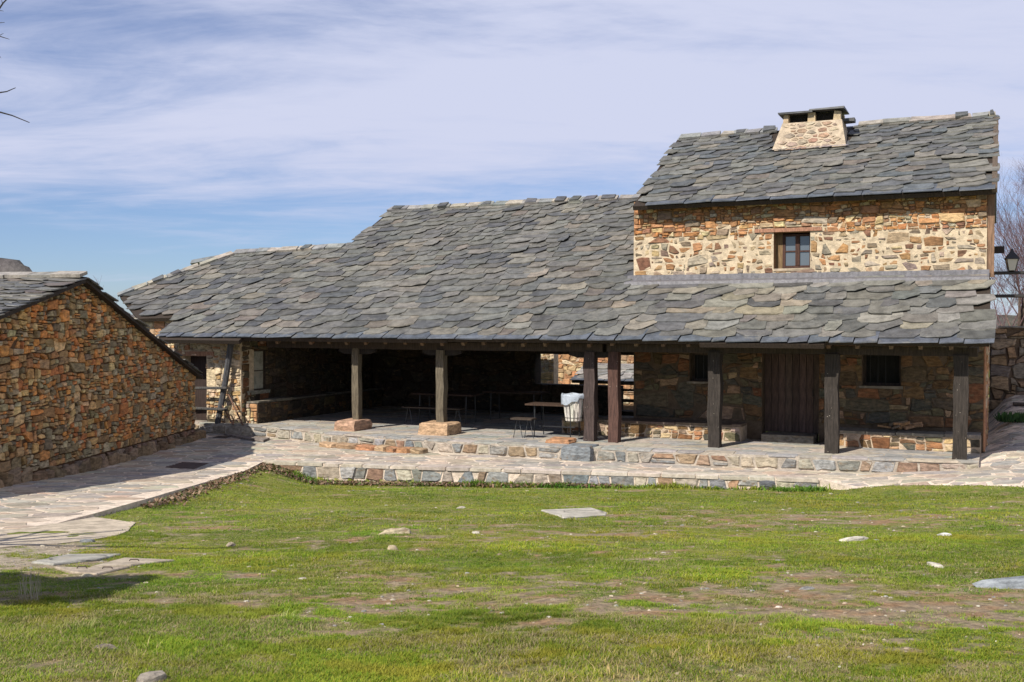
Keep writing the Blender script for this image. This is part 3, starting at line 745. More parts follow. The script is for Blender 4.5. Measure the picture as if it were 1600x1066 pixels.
# bench along the side wall
def bench(par, fr, a0, a1, dep, top, pal, tag='stone_bench', seatcol=(.42, .40, .36), wgt=1, slabs=True, dz=0, core=(.46, .36, .26)):
    b = MB(); b.box((a0, -.05, -.02), (a1, top - .05, dep), core, fr); bo = b.build(tag, 'mortar', par)
    st_ = masonry(lambda a, b_, e: fr(a, b_, dep + e), a0, a1, 0, top - .06, [], .15, 1.9, pal, .025, .02)
    emit(st_, bo, 'bench_stone', 'x', 'stone', 300)
    x = a0
    while x < a1 - .05:
        w_ = min(R.uniform(.5, 1.0), a1 - x); s_ = MB(); s_.box((x + .005, top - .05, -.01), (x + w_ - .005, top + R.uniform(-.01, .01), dep + R.uniform(.0, .05)), jc(seatcol, .15), fr, .008); s_.build('seat_slab', 'paving', bo); x += w_
    return bo
bo = bench(hA, lambda a, b_, e: frRt(a, b_, e), .05, 5.9, .38, .56, PAL_SHADE + PAL_DARK[:2], seatcol=(.13, .12, .10), core=(.07, .055, .04))  # seat, core and side stones coloured dark to stand in for shade
es = masonry(vfront(.05), -16.38, -16.0, 0, .5, [], .11, 1.5, PAL_PIER, .02, .03); emit(es, bo, 'bench_stone', 'x', 'stone')
# timbers of the back opening, and roof tie inside
for (pa, pb, r_) in (((*Wd(-11.3, 5.9), 1.70), (*Wd(-6.9, 5.9), 1.70), .10), ((*Wd(-8.66, 5.85), .0), (*Wd(-8.66, 5.85), 1.66), .07), ((*Wd(-8.6, 5.8), .86), (*Wd(-6.95, 5.8), .86), .035), ((*Wd(-8.6, 5.8), .42), (*Wd(-6.95, 5.8), .42), .06), ((*Wd(-8.55, 5.8), .70), (*Wd(-6.95, 5.8), .70), .045)):
    b = MB(); b.tube([pa, pb], r_, tim, 4); b.build('beam', 'plank', hA)
# leaning poles and rails beside the pier
for (pa, pb, r_) in (((*Wd(-16.95, -.3), .0), (*Wd(-16.5, -.32), 2.02), .075),):
    b = MB(); b.tube([pa, tuple((p + q) / 2 + .015 for p, q in zip(pa, pb)), pb], r_, (.075, .075, .08), 7, rough=.05); b.build('leaning_pole', 'wood', hA)
gt = thing('pole_fence', (*Wd(-17.6, -.32), 0), 'rough dark wooden rails closing the gap beside the leaning pole', 'fence')
for z, z2 in ((.80, .90), (.33, .37)):
    b = MB(); b.tube([(*Wd(-18.6, -.42), z), (*Wd(-17.6, -.42), (z + z2) / 2 + .02), (*Wd(-16.55, -.42), z2)], .035, (.07, .065, .06), 6, rough=.08); b.build('rail', 'wood', gt)
for pa, pb in (((*Wd(-16.75, -.35), .45), (*Wd(-16.3, -.5), .02)), ((*Wd(-16.62, -.3), .75), (*Wd(-16.05, -.45), .02))):
    b = MB(); b.tube([pa, pb], .022, (.16, .09, .06), 5); b.build('prop', 'wood', gt)

# ================================================================== THE TWO STOREY HOUSE
UB0, UB1 = -6.86, .40
hB = thing('stone_house', (*Wd(-3, 1.5), 0), 'two storey stone house with small upper window, squat chimney and slate porch roof', 'house')
polyB = to_s([(-6.855, -.60), (-4.75, -.60), (-4.72, -.70), (-2.35, -.70), (-2.32, -.58), (.48, -.58), (.48, 1.62), (-6.855, 1.62)], V0)
roofL = deck(polyB, frM, 'porch_roof', hB)
PAL_SL2 = PAL_SLATE + [(.26, .245, .20), (.24, .235, .205), (.27, .235, .175), (.21, .20, .175)] * 2
slB = []
for q in slAll:
    if UV(sum(p[0] for p in q[1]) / len(q[1]), sum(p[1] for p in q[1]) / len(q[1]))[0] >= UAB:
        slB.append(q[:3] + ((q[3] if R.random() < .5 or q[1][0][2] < 2.33 else jc(tuple(x * .72 for x in R.choice(PAL_SL2[-10:])), .15)), 1.4, 'low'))
# upper roof
VU, ZU = 1.40, 5.09; THU = .56
frU = roofframe(VU, ZU, THU)
ctu = 1 / math.sqrt(1 + THU ** 2); topU = (5.0 - VU) / ctu
polyU = [(-6.78, 0), (.55, 0), (.55, topU), (-6.78, topU)]
roofU = deck(polyU, frU, 'upper_roof', hB)
chb = (-4.28, -2.50, 3.80)      # chimney footprint
slU = slates(frU, [(-6.80, 0), (.57, 0), (.57, topU), (-6.80, topU)], .27, .22, .36, .72, pal=PAL_SLATE + [(.12, .145, .165)] * 5, cond=lambda c: not (-4.3 < c[0] < -2.45 and c[1] > (3.80 - VU) / ctu), tag='up')
emit(slB + slU, {'low': roofL, 'up': roofU, 'rest': hB}, 'slate', 'small_slates', 'slate', 300)
b = MB(); zrU = ZU + THU * (5.0 - VU)
b.prism([(-6.78, 0), (.55, 0), (.55, 4.1), (-6.78, 4.1)][::-1], -.10, .03, (.13, .14, .145), lambda u, s_, h: (*Wd(u, 5.0 + s_ * ctu + h * THU * ctu), zrU - s_ * THU * ctu + h * ctu)); b.build('back_slope', 'slate', roofU)
emit(ridge_pieces(frU, [(-6.7, topU), (-4.3, topU)]) + ridge_pieces(frU, [(-2.4, topU), (.5, topU)]), roofU, 'ridge_stone', 'x', 'slate')
# lead flashing
b = MB(); n = 60; vs = []; 
for i in range(n + 1):
    u = -7.0 + 7.45 * i / n; j = R.uniform(-.006, .006)
    for (v, z) in ((1.715, 3.57 + j), (1.70, 3.46 + j), (1.47, Z0 + TH * (1.47 - V0) + .10 + j), (1.45, Z0 + TH * (1.45 - V0) + .03)): vs.append((*Wd(u, v), z))
b.add(vs, [(i * 4 + k, (i + 1) * 4 + k, (i + 1) * 4 + k + 1, i * 4 + k + 1) for i in range(n) for k in range(3)], (.12, .115, .125)); b.build('flashing', 'lead', hB)
# walls
frB = vfront(1.75)
hB_up = [(-3.75, 3.66, -2.99, 4.43)]
hB_lo = [(-5.57, 1.22, -4.85, 1.84), (-1.93, 1.22, -1.18, 1.90), (-3.98, -.05, -2.80, 1.86)]
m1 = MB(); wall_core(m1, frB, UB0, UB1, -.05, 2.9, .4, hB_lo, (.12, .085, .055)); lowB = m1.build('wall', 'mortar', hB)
m2 = MB(); wall_core(m2, frB, UB0, UB1, 2.9, 5.22, .4, hB_up, (.30, .17, .09)); upB = m2.build('upper_wall', 'mortar', hB)
m3 = MB()
for u_ in (UB1, UB0 + .4):
    frS = uright(u_)
    m3.prism([(2.152, -.05), (7.9, -.05), (7.9, 5.3), (5.0, 6.93), (2.152, 5.38)], -.4, 0, M_EARTH, frS)
sdB = m3.build('side_wall', 'mortar', hB)
m4 = MB(); m4.box((UB0 + .4, 7.5, -.05), (UB1 - .4, 7.9, 5.2), M_EARTH, lambda u, v, z: (*Wd(u, v), z)); m4.build('back_wall', 'mortar', hB)
def upal(c):
    if c[1] > 4.55 - .1 * math.sin(c[0] * 1.7): return PAL_WARM
    return PAL_WARM + [(.40, .34, .26), (.34, .30, .25)]
def ugap(c): return R.uniform(.02, .035) if c[1] > 4.55 - .1 * math.sin(c[0] * 1.7) else R.uniform(.05, .085)
def ytop(x): return 4.52 - .10 * math.sin(x * 1.7) + .10 * (float(fbm(x * 2.3 + 4, 1.5, 2)) - .5) + (.0 if x < -3.4 else .14)
stU = [s_ for s_ in (masonry(frB, UB0, UB1, 4.40, 5.16, hB_up + [(-4.2, 4.38, -2.7, 4.53)], .105, 2.0, PAL_WARM + [(.42, .22, .10), (.34, .17, .08), (.40, .18, .07)] * 2, .014, lambda c: .035, wgt=2.5, tag='upw'))]
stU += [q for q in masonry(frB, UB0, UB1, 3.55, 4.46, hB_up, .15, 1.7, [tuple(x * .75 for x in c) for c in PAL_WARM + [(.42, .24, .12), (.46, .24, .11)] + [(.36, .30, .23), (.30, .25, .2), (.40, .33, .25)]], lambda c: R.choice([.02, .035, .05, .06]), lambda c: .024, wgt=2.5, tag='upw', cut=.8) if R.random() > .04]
cm = MB(); xx = UB0
while xx < UB1 - 1e-6:
    x2 = min(UB1, xx + .12)
    for (p0, p1) in ((xx, x2),):
        lo_ = 3.5; 
        if p0 < -2.99 and p1 > -3.75:
            if p0 < -3.75: p1 = -3.75
            elif p1 > -2.99: p0 = -2.99
            else: lo_ = None
        if lo_ is not None and p1 - p0 > .003:
            cm.prism([(p0, 3.5), (p1, 3.5), (p1, ytop(p1)), (p0, ytop(p0))], .002, .013, M_CREAM, frB)
        if lo_ is None or p1 != x2 or p0 != xx: cm.prism([(xx, 3.5), (x2, 3.5), (x2, 3.655), (xx, 3.655)], .001, .0125, M_CREAM, frB)
    xx = x2
cm.build('mortar_face', 'mortar', upB)
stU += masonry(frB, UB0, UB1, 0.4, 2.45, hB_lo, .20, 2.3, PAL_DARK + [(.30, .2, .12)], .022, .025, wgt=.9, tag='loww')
stU += masonry(uright(UB1), 1.76, 5.5, .0, 5.1, [], .24, 1.8, PAL_WARM[:6], .03, .02, wgt=.05, tag='side')
emit(stU, {'upw': upB, 'loww': lowB, 'side': sdB, 'rest': hB}, 'stone', 'small_stones', 'stone', 300)
# corner timber at the right end + rusty downpipe
b = MB(); b.tube([(*Wd(.47, 1.84), 3.42), (*Wd(.47, 1.84), 5.1)], .09, (.20, .12, .075), 4, sq=True); b.build('corner_post', 'plank', hB)
b = MB(); b.tube([(*Wd(.39, 1.1), .05), (*Wd(.39, 1.1), 2.55)], .022, (.32, .15, .075), 8); b.build('downpipe', 'metal', hB)
b = MB(); b.tube([(*Wd(.53, 1.40), 5.08), (*Wd(.53, 5.0), 5.08 + THU * 3.6)], .07, (.10, .075, .055), 4); b.build('barge_board', 'plank', hB)
# upper window
b = MB(); b.box((-4.15, 4.43, -.2), (-2.75, 4.52, .04), (.26, .13, .08), frB, .012); b.build('lintel', 'plank', hB)
PW = (.06, .028, .02)
wf = MB(); x0, x1, z0, z1 = -3.60, -2.99, 3.68, 4.40; dep = -.2
for a_, c_ in (((x0, z0), (x0 + .06, z1)), ((x1 - .05, z0), (x1, z1)), ((x0 + .06, z0), (x1 - .05, z0 + .05)), ((x0 + .06, z1 - .05), (x1 - .05, z1))):
    wf.box((a_[0], a_[1], dep - .04), (c_[0], c_[1], dep), PW, frB)
wf.box((-3.75, 3.66, dep - .03), (-3.60, 4.43, dep - .005), (.17, .11, .055), frB)
win = wf.build('window', 'plank', hB)
mid = (x0 + x1) / 2 + .01
b = MB(); b.box((mid - .045, z0 + .05, dep - .045), (mid + .045, z1 - .05, dep + .008), PW, frB); b.build('mullion', 'plank', win)
for q0, q1 in ((x0 + .06, mid - .045), (mid + .045, x1 - .05)):
    b = MB(); b.box((q0, 4.02, dep - .038), (q1, 4.05, dep - .004), PW, frB); b.build('glazing_bar', 'plank', win)
    for zz0, zz1 in ((z0 + .05, 4.02), (4.05, z1 - .05)):
        b = MB(); b.box((q0, zz0, dep - .03), (q1, zz1, dep - .024), (.1, .1, .1), frB); b.build('pane', 'glass', win)
b = MB(); b.box((-3.75, 3.60, -.2), (-2.95, 3.662, .03), (.35, .28, .2), frB, .008); b.build('window_sill', 'paving', hB)
# lower windows: dark, barred
for (a0, a1, z0, z1) in ((-5.57, -4.85, 1.22, 1.84), (-1.93, -1.18, 1.22, 1.90)):
    b = MB()
    b.box((a0, z0, -.30), (a0 + .05, z1, -.25), (.07, .05, .04), frB); b.box((a1 - .05, z0, -.30), (a1, z1, -.25), (.07, .05, .04), frB); b.box((a0 + .05, z0, -.30), (a1 - .05, z0 + .05, -.25), (.07, .05, .04), frB); b.box((a0 + .05, z1 - .05, -.30), (a1 - .05, z1, -.25), (.07, .05, .04), frB)
    wi = b.build('window', 'plank', hB)
    b = MB(); b.box((a0 + .05, z0 + .05, -.29), (a1 - .05, z1 - .05, -.28), (.012, .011, .01), frB); b.build('pane', 'plank', wi)
    for k in range(1, 4):
        uu = a0 + (a1 - a0) * k / 5; b = MB(); b.tube([(*Wd(uu, 1.85), z0), (*Wd(uu, 1.85), z1)], .006, (.008, .008, .008), 5); b.build('bar', 'metal', wi)
    b = MB(); b.box((a0 - .12, z1, -.2), (a1 + .12, z1 + .09, .03), (.10, .07, .05), frB, .01); b.build('lintel', 'plank', hB)
    b = MB(); b.box((a0 - .05, z0 - .05, -.2), (a1 + .05, z0, .035), (.2, .17, .13), frB, .008); b.build('window_sill', 'paving', hB)
# door with planks, step
b = MB(); b.box((-3.98, .16, -.30), (-2.80, 1.86, -.27), (.05, .035, .03), frB); door = b.build('door', 'plank', hB)
for k in range(8):
    w_ = 1.18 / 8; b = MB(); b.box((-3.98 + k * w_ + .006, .17, -.268), (-3.98 + (k + 1) * w_ - .006, 1.84, -.25), jc((.085, .055, .042), .2), frB, .002); b.build('plank', 'plank', door)
b = MB(); b.tube([(*Wd(-2.95, 1.985), .95), (*Wd(-2.95, 1.95), .95), (*Wd(-2.95, 1.95), 1.07), (*Wd(-2.95, 1.985), 1.07)], .009, (.02, .02, .02), 6); b.build('handle', 'metal', door)
b = MB(); b.box((-4.2, 1.86, -.2), (-2.6, 1.97, .03), (.10, .07, .05), frB, .01); b.build('lintel', 'plank', hB)
b = MB(); b.box((-3.90, 0, -.2), (-2.84, .16, .45), (.17, .15, .125), frB, .012); b.build('door_step', 'stone', hB)
# benches against the wall
bench(hB, frB, -8.35, -4.30, .62, .36, PAL_DARK + PAL_WARM, seatcol=(.16, .12, .09))
bench(hB, frB, -2.45, .33, .62, .34, PAL_DARK + PAL_WARM, seatcol=(.20, .18, .15))
# porch posts and beam
post(hB, -6.70, 0, 0, 1.90, .11, (.085, .045, .035), (-.02, 0)); post(hB, -4.57, 0, 0, 1.93, .125); post(hB, -2.29, 0, 0, 1.93, .125); post(hB, 0, 0, 0, 1.93, .125)
b = MB(); b.tube([(*Wd(-6.86, 0), 1.985), (*Wd(-3.4, .015), 1.995), (*Wd(.28, 0), 1.985)], .115, tim, 4); b.build('eave_beam', 'plank', hB)
b = MB(); b.tube([(*Wd(-6.85, -.42), 2.135), (*Wd(.46, -.42), 2.135)], .045, (.20, .12, .075), 4); b.build('fascia_board', 'plank', hB)
u = -6.6
while u < .4:
    b = MB(); b.tube([(*Wd(u, -.50), Z0 + TH * (-.5 - V0) - .165), (*Wd(u, 1.72), Z0 + TH * (1.72 - V0) - .165)], .05, jc((.14, .09, .055), .15), 4); b.build('rafter', 'plank', hB); u += R.uniform(.5, .62)
# chimney
zc0, zc1, vc = 6.38, 7.17, 3.87
def chring(u0, u1, v0, v1, z): return [(*Wd(u0, v0), z), (*Wd(u1, v0), z), (*Wd(u1, v1), z), (*Wd(u0, v1), z)]
b = MB(); vs = chring(-4.24, -2.53, 3.84, 5.0, 6.40) + chring(-3.99, -2.66, 3.98, 4.72, 7.13)
b.add(vs, [(0, 1, 5, 4), (1, 2, 6, 5), (2, 3, 7, 6), (3, 0, 4, 7), (4, 5, 6, 7)], (.47, .38, .28)); chim = b.build('chimney', 'mortar', hB)
def chf(a, z, e):
    t = (z - 6.40) / .73; return (*Wd(a, 3.84 + .14 * t - e), z)
def in_trap(c): t = (c[1] - 6.45) / .7; return -4.20 + .25 * t < c[0] < -2.58 - .13 * t
cs = []
for p in cells(-4.24, 6.46, -2.53, 7.12, .10, 1.9, False):
    c = cen(p)
    if in_trap(c) and all(in_trap(q) for q in p): cs.append(stone_piece(p, R.uniform(.03, .055), .012, chf, jc(R.choice([(.40, .31, .22), (.33, .20, .14), (.42, .34, .25), (.28, .22, .17), (.38, .25, .17)]), .15)))
emit(cs, chim, 'stone', 'x', 'stone')
for u0, u1, v0, v1 in ((-3.97, -3.85, 4.0, 4.14), (-3.42, -3.25, 4.0, 4.14), (-2.84, -2.68, 4.0, 4.14), (-3.97, -3.85, 4.57, 4.70), (-3.42, -3.25, 4.57, 4.7), (-2.84, -2.68, 4.57, 4.70)):
    b = MB(); b.box((u0, v0, 7.12), (u1, v1, 7.335), jc((.45, .35, .22), .1), lambda u, v, z: (*Wd(u, v), z), .012); b.build('pier', 'mortar', chim)
b = MB(); b.box((-3.84, 4.16, 7.1), (-2.79, 4.54, 7.33), (.012, .011, .01), lambda u, v, z: (*Wd(u, v), z)); b.build('dark_core', 'bark', chim)  # added near-black box, stands in for the darkness inside the openings
for u0, u1, z in ((-4.08, -3.3, 7.337), (-3.38, -2.60, 7.374)):
    b = MB(); b.box((u0, 3.90, z), (u1, 4.82, z + .035), (.06, .062, .065), lambda u, v, z_: (*Wd(u, v), z_), .008); b.build('cap_slab', 'slate', chim)
b = MB(); b.box((-2.70, 4.2, 7.12), (-2.42, 4.6, 7.19), (.06, .06, .06), lambda u, v, z_: (*Wd(u, v), z_), .015); b.build('cap_slab', 'slate', chim)
b = MB(); b.add([(*Wd(-4.33, 3.70), ZU + THU * (3.70 - VU) + .115), (*Wd(-2.45, 3.70), ZU + THU * (3.70 - VU) + .115), (*Wd(-2.53, 3.83), 6.53), (*Wd(-4.24, 3.83), 6.50), (*Wd(-2.40, 5.0), ZU + THU * (5.0 - VU) + .08), (*Wd(-2.55, 5.0), ZU + THU * (5.0 - VU) + .22)],
              [(0, 1, 2, 3)], (.24, .22, .25)); b.build('flashing', 'lead', chim)

# ================================================================== THE BARN ON THE LEFT
BF = Vector((-7.50, 25.2)); BN = Vector((-8.16, 17.0)); bd = (BF - BN).normalized(); bn = Vector((bd.y, -bd.x))
ba = thing('stone_barn', (BN.x - 1, BN.y + 3, -.2), 'low stone barn on the left with rust brown gable wall and slate roof', 'barn')
def frG(a, z, e): p = BN + bd * a + bn * e; return (p.x, p.y, z)
LB = (BF - BN).length; aR = 2.62; zA = 3.30
def gtop(a): return zA - .24 * (aR - a) if a < aR else zA - .365 * (a - aR)
gp = [(-4.0, -.4), (LB, -.75), (LB, gtop(LB)), (aR, zA), (-4.0, gtop(-4.0))]
b = MB(); b.prism(gp, -.5, 0, (.11, .06, .03), frG); gw = b.build('gable_wall', 'mortar', ba)
b = MB(); b.prism([(0, -.7), (6, -.7), (6, 1.2), (0, 1.2)], 0, .4, M_EARTH, lambda x, z, e: (BF.x - bn.x * (x + .5) - bd.x * e, BF.y - bn.y * (x + .5) - bd.y * e, z)); b.build('back_wall', 'mortar', ba)
reg = [(-.24, 1, gtop(0) - .02), (.365, 1, zA + .365 * aR - .02)]
bst = masonry(frG, -.6, LB - .02, .02, 3.4, [], .115, 1.75, [tuple(min(.6, x * 1.3) for x in c) for c in PAL_BARN], .016, .04, region=reg, cut=.6)
bst += masonry(frG, -.6, LB - .02, -.60, .02, [], .17, 1.5, [(.20, .13, .09), (.24, .17, .12), (.16, .12, .09), (.28, .17, .11)], .04, .045)
emit(bst, gw, 'stone', 'small_stones', 'stone', 300)
# rough footing along the wall
ft = []
x = -.5
while x < LB:
    w_ = R.uniform(.2, .5); zb = float(path_z(*(BN + bd * x + bn * .2))); 
    ft.append(stone_piece([(x, zb - .05), (x + w_, zb - .05), (x + w_, zb + R.uniform(.08, .26)), (x, zb + R.uniform(.08, .26))], .02, R.uniform(.08, .2), frG, jc(R.choice([(.24, .16, .09), (.28, .20, .12), (.20, .14, .08)]), .15), base=-.02)); x += w_
emit(ft, gw, 'footing_stone', 'x', 'stone')
# roof: front slope (towards camera) and back slope
def barnfr(sgn, sl):
    c = 1 / math.sqrt(1 + sl * sl)
    def fr(x, s_, h):      # x runs out to the left from the gable, s_ runs UP to the ridge (0 = eave)
        tot = 5.3 if sgn < 0 else 6.15
        dist = (tot - s_) * c; a = aR + sgn * dist + sgn * h * sl * c; z = zA + .04 - sl * (tot - s_) * c + h * c
        p = BN + bd * a + bn * (.16 - x); return (p.x, p.y, z)
    return fr
frBF = barnfr(-1, .24); frBB = barnfr(1, .365)
bpoly = [(0, 0), (7, 0), (7, 5.3), (0, 5.3)]
rfb = deck(bpoly, lambda x, y, h: frBF(x, y, h), 'roof', ba, .07)
bps = slates(frBF, bpoly, .28, .26, .35, .7)
emit(bps, rfb, 'slate', 'small_slates', 'slate', 300)
bpol2 = [(0, 0), (7, 0), (7, 6.15), (0, 6.15)]
rfk = deck(bpol2, lambda x, y, h: frBB(x, y, h), 'back_slope', ba, .07)
bps = slates(frBB, bpol2, .30, .28, .35, .7, cond=lambda c: c[0] < 2.2)
emit(bps, rfk, 'slate', 'small_slates', 'slate', 60)
b = MB(); b.prism([(0, 0), (5, 0), (5, 6.15), (0, 6.15)], .01, .06, (.13, .14, .145), lambda x, y, h: frBB(x + 2.0, y, h)); b.build('slate_bed', 'slate', rfk)
rg = []
x = 0
while x < 6:
    w_ = R.uniform(.35, .6); q = [(x, 5.1), (x + w_, 5.1), (x + w_, 5.42), (x, 5.42)]; q = [(i + R.uniform(-.02, .02), j + R.uniform(-.03, .03)) for i, j in q]
    h0 = R.uniform(.06, .09); rg.append((w_ * .2, [frBF(*p, h0 + .03) for p in q] + [frBF(*p, h0 - .03) for p in q], [(0, 1, 2, 3), (7, 6, 5, 4), (4, 5, 1, 0), (5, 6, 2, 1), (6, 7, 3, 2), (7, 4, 0, 3)], jc((.27, .25, .21), .15), 1, None)); x += w_
emit(rg, rfb, 'ridge_stone', 'x', 'slate')

# ================================================================== RUIN AND BOUNDARY WALL
ru = thing('ruined_house', (*Wd(-9, 15), -.4), 'sunlit roofless stone ruin seen through the opening at the back of the porch', 'ruin')
frRu = vfront(14.5); hr = [(-10.45, .9, -9.9, 1.5)]
b = MB(); wall_core(b, frRu, -14.5, -5.5, -.6, 2.6, .4, hr, (.30, .19, .11)); rwl = b.build('wall', 'mortar', ru)
sr = masonry(frRu, -14.4, -5.5, -.4, 2.6, hr, .17, 1.7, [(.42, .22, .11), (.36, .2, .1), (.3, .2, .12), (.45, .3, .17), (.5, .4, .26)], .022, .03)
emit(sr, rwl, 'stone', 'small_stones', 'stone', 150)
b = MB(); wall_core(b, vfront(10.9), -13.6, -12.55, -.6, 1.95, .4, [], M_CREAM); p2 = b.build('pier', 'mortar', ru)
emit(masonry(vfront(10.9), -13.6, -12.55, -.4, 1.95, [], .12, 1.8, PAL_PIER, .03, .03), p2, 'stone', 'small_stones', 'stone', 80)
ln = thing('lean_to_roof', (*Wd(-9, 12), -.2), 'low slate roof standing in front of the ruin, seen through the porch', 'roof')
frLn = roofframe(11.6, .55, .35); pl = [(-12.2, 0), (-6, 0), (-6, 1.5), (-12.2, 1.5)]
rl = deck(pl, frLn, 'roof_deck', ln, .08); emit(slates(frLn, pl, .3, .28, .4, .8, pal=[(.3, .3, .3), (.36, .35, .33), (.28, .29, .3)]), rl, 'slate', 'x', 'slate')
for uu in (-12.0, -6.2):
    b = MB(); b.box((uu, 11.8, -.6), (uu + .3, 12.8, .5), (.2, .14, .1), lambda u, v, z: (*Wd(u, v), z)); b.build('pier', 'stone', ln)
bw = thing('boundary_wall', (*Wd(5, 8.2), .3), 'tall rough stone boundary wall behind the right end of the house', 'wall')
frW = vfront(8.0)
b = MB(); b.box((.42, .2, -.5), (10, 2.36, 0), (.14, .10, .07), frW); bwc = b.build('wall_core', 'mortar', bw)
emit(masonry(frW, .42, 9.5, .3, 2.38, [], .27, 1.9, [(.22, .17, .12), (.26, .17, .10), (.20, .18, .14), (.3, .2, .12), (.18, .15, .12)], .04, .06), bwc, 'stone', 'small_stones', 'stone', 300)
cs = []; x = .6
while x < 9.5:
    w_ = R.uniform(.4, .9); cs.append(stone_piece([(x, 2.36), (x + w_, 2.36), (x + w_, 2.43 + R.uniform(-.02, .03)), (x, 2.43 + R.uniform(-.02, .03))], .015, .09, frW, jc((.2, .19, .16), .15), base=-.5)); x += w_
emit(cs, bwc, 'coping_stone', 'x', 'stone')

# ================================================================== LAMP AND BEAMS BY THE HOUSE
lb = thing('beam_rails', (*Wd(2, 3.2), 3.0), 'two dark horizontal poles running right from the house side', 'pole')
for z in (3.55, 3.07):
    b = MB(); b.tube([(*Wd(.405, 3.2), z), (*Wd(4.5, 3.2), z)], .035, (.025, .022, .02), 6); b.build('pole', 'metal', lb)
b = MB(); b.tube([(*Wd(4.5, 3.2), .2), (*Wd(4.5, 3.2), 3.7)], .06, (.03, .027, .024), 6); b.build('upright', 'metal', lb)
b = MB(); b.box((.405, 3.1, 3.96), (.72, 3.25, 4.10), (.035, .028, .025), lambda u, v, z: (*Wd(u, v), z), .006); b.build('beam_end', 'plank', hB)
lp = thing('street_lamp', (*Wd(.86, 3.2), 3.585), 'small black lantern with pale glass standing on the upper pole', 'street lamp')
cx_, cy_ = Wd(.86, 3.2)
def ring(r, z): return [(cx_ + r * math.cos(a), cy_ + r * math.sin(a), z) for a in [k * math.pi / 2 + .5 for k in range(4)]]
def frust(name, rz, col, m, par):
    b = MB(); vs = []
    for r, z in rz: vs += ring(r, z)
    n = len(rz); b.add(vs, [(i * 4 + k, i * 4 + (k + 1) % 4, (i + 1) * 4 + (k + 1) % 4, (i + 1) * 4 + k) for i in range(n - 1) for k in range(4)] + [(3, 2, 1, 0), tuple(range(4 * n - 4, 4 * n))], col); return b.build(name, m, par)
frust('glass', [(.085, 3.60), (.15, 3.83)], (.5, .5, .48), 'lampglass', lp); frust('cap', [(.185, 3.832), (.17, 3.86), (.07, 3.96), (.04, 4.0), (.02, 4.05)], (.02, .02, .02), 'metal', lp); frust('lamp_base', [(.05, 3.585), (.09, 3.598)], (.02, .02, .02), 'metal', lp)
for k in range(4):
    a = k * math.pi / 2 + .5; b = MB(); b.tube([(cx_ + .088 * math.cos(a), cy_ + .088 * math.sin(a), 3.598), (cx_ + .155 * math.cos(a), cy_ + .155 * math.sin(a), 3.835)], .009, (.02, .02, .02), 4); b.build('frame_bar', 'metal', lp)

# ================================================================== THINGS UNDER THE PORCH
def loc(u, v, z): return (*Wd(u, v), z)
def table(u, v, lu, label, group='folding tables in the porch'):
    t = thing('picnic_table', loc(u, v, 0), label, 'table', group)
    f = lambda a, b_, z: loc(u + a, v + b_, z)
    for k in range(3):
        b = MB(); b.box((-lu / 2, -.33 + k * .22 + .004, .70), (lu / 2, -.33 + (k + 1) * .22 - .004, .735), jc((.055, .033, .022), .1), f); b.build('top_plank', 'plank', t)  # top colour lowered so the tables sink into the porch shade
    for sx in (-1, 1):
        for sy in (-1, 1):
            b = MB(); b.tube([f(sx * (lu / 2 - .2), sy * .27, 0), f(sx * (lu / 2 - .2), sy * .24, .70)], .017, (.012, .014, .016), 4); b.build('leg', 'metal', t)
    b = MB(); b.tube([f(-lu / 2 + .2, 0, .22), f(lu / 2 - .2, 0, .22)], .013, (.02, .022, .025), 5); b.build('stretcher', 'metal', t)
    return t
def tbench(u, v, lu, label):
    t = thing('bench', loc(u, v, 0), label, 'bench', 'wooden benches in the porch'); f = lambda a, b_, z: loc(u + a, v + b_, z)
    b = MB(); b.box((-lu / 2, -.14, .41), (lu / 2, .14, .445), (.055, .04, .03), f); b.build('seat', 'plank', t)  # seat colour lowered too, deepening the shade on the benches
    for sx in (-1, 1):
        for s2 in (-1, 1):
            b = MB(); b.tube([f(sx * (lu / 2 - .12) + s2 * .11, 0, 0), f(sx * (lu / 2 - .12) + s2 * .02, 0, .41)], .011, (.04, .042, .045), 4); b.build('leg', 'metal', t)
table(-8.2, .45, 1.25, 'wooden table with dark metal legs just left of the slatted litter basket')
tbench(-8.75, -.12, .5, 'short low bench in front of the table left of the litter basket')
table(-11.9, 2.3, 1.7, 'dim table between the two posts that stand on stone blocks')
tbench(-11.9, 1.55, 1.6, 'low bench in front of the dim table between the stone block posts')
table(-10.6, 3.6, 1.6, 'far table deep in the porch, left of the sunlit back opening')
# litter basket
lt = thing('litter_basket', loc(-7.60, -.08, .42), 'slatted wooden litter basket lined with a white bag, fixed to the twin post', 'litter basket')
bc = Wd(-7.60, -.08)
def bk(a, r, z): return (bc[0] + r * math.cos(a), bc[1] + r * math.sin(a), z)
for k in range(14):
    a = 2 * math.pi * k / 14; w_ = .155; b = MB(); col = jc((.52, .49, .44), .15)
    vs = [bk(a - w_ , .155, .43), bk(a + w_, .155, .43), bk(a + w_, .225, .98 + R.uniform(-.02, .02)), bk(a - w_, .225, .98 + R.uniform(-.02, .02)), bk(a - w_, .172, .43), bk(a + w_, .172, .43), bk(a + w_, .244, .98), bk(a - w_, .244, .98)]
    b.add(vs, [(0, 3, 2, 1), (4, 5, 6, 7), (0, 1, 5, 4), (1, 2, 6, 5), (2, 3, 7, 6), (3, 0, 4, 7)], col); b.build('slat', 'plank', lt)
b = MB(); b.add([bk(2 * math.pi * k / 14, .15, .45) for k in range(14)], [tuple(range(14))], (.12, .1, .08)); b.build('bottom', 'plank', lt)
for z, r_ in ((.50, .185), (.90, .245)):
    b = MB(); n = 20; b.tube([bk(2 * math.pi * k / n, r_, z) for k in range(n + 1)], .006, (.10, .09, .08), 4); b.build('hoop', 'metal', lt)
b = MB(); n = 28; vs = []
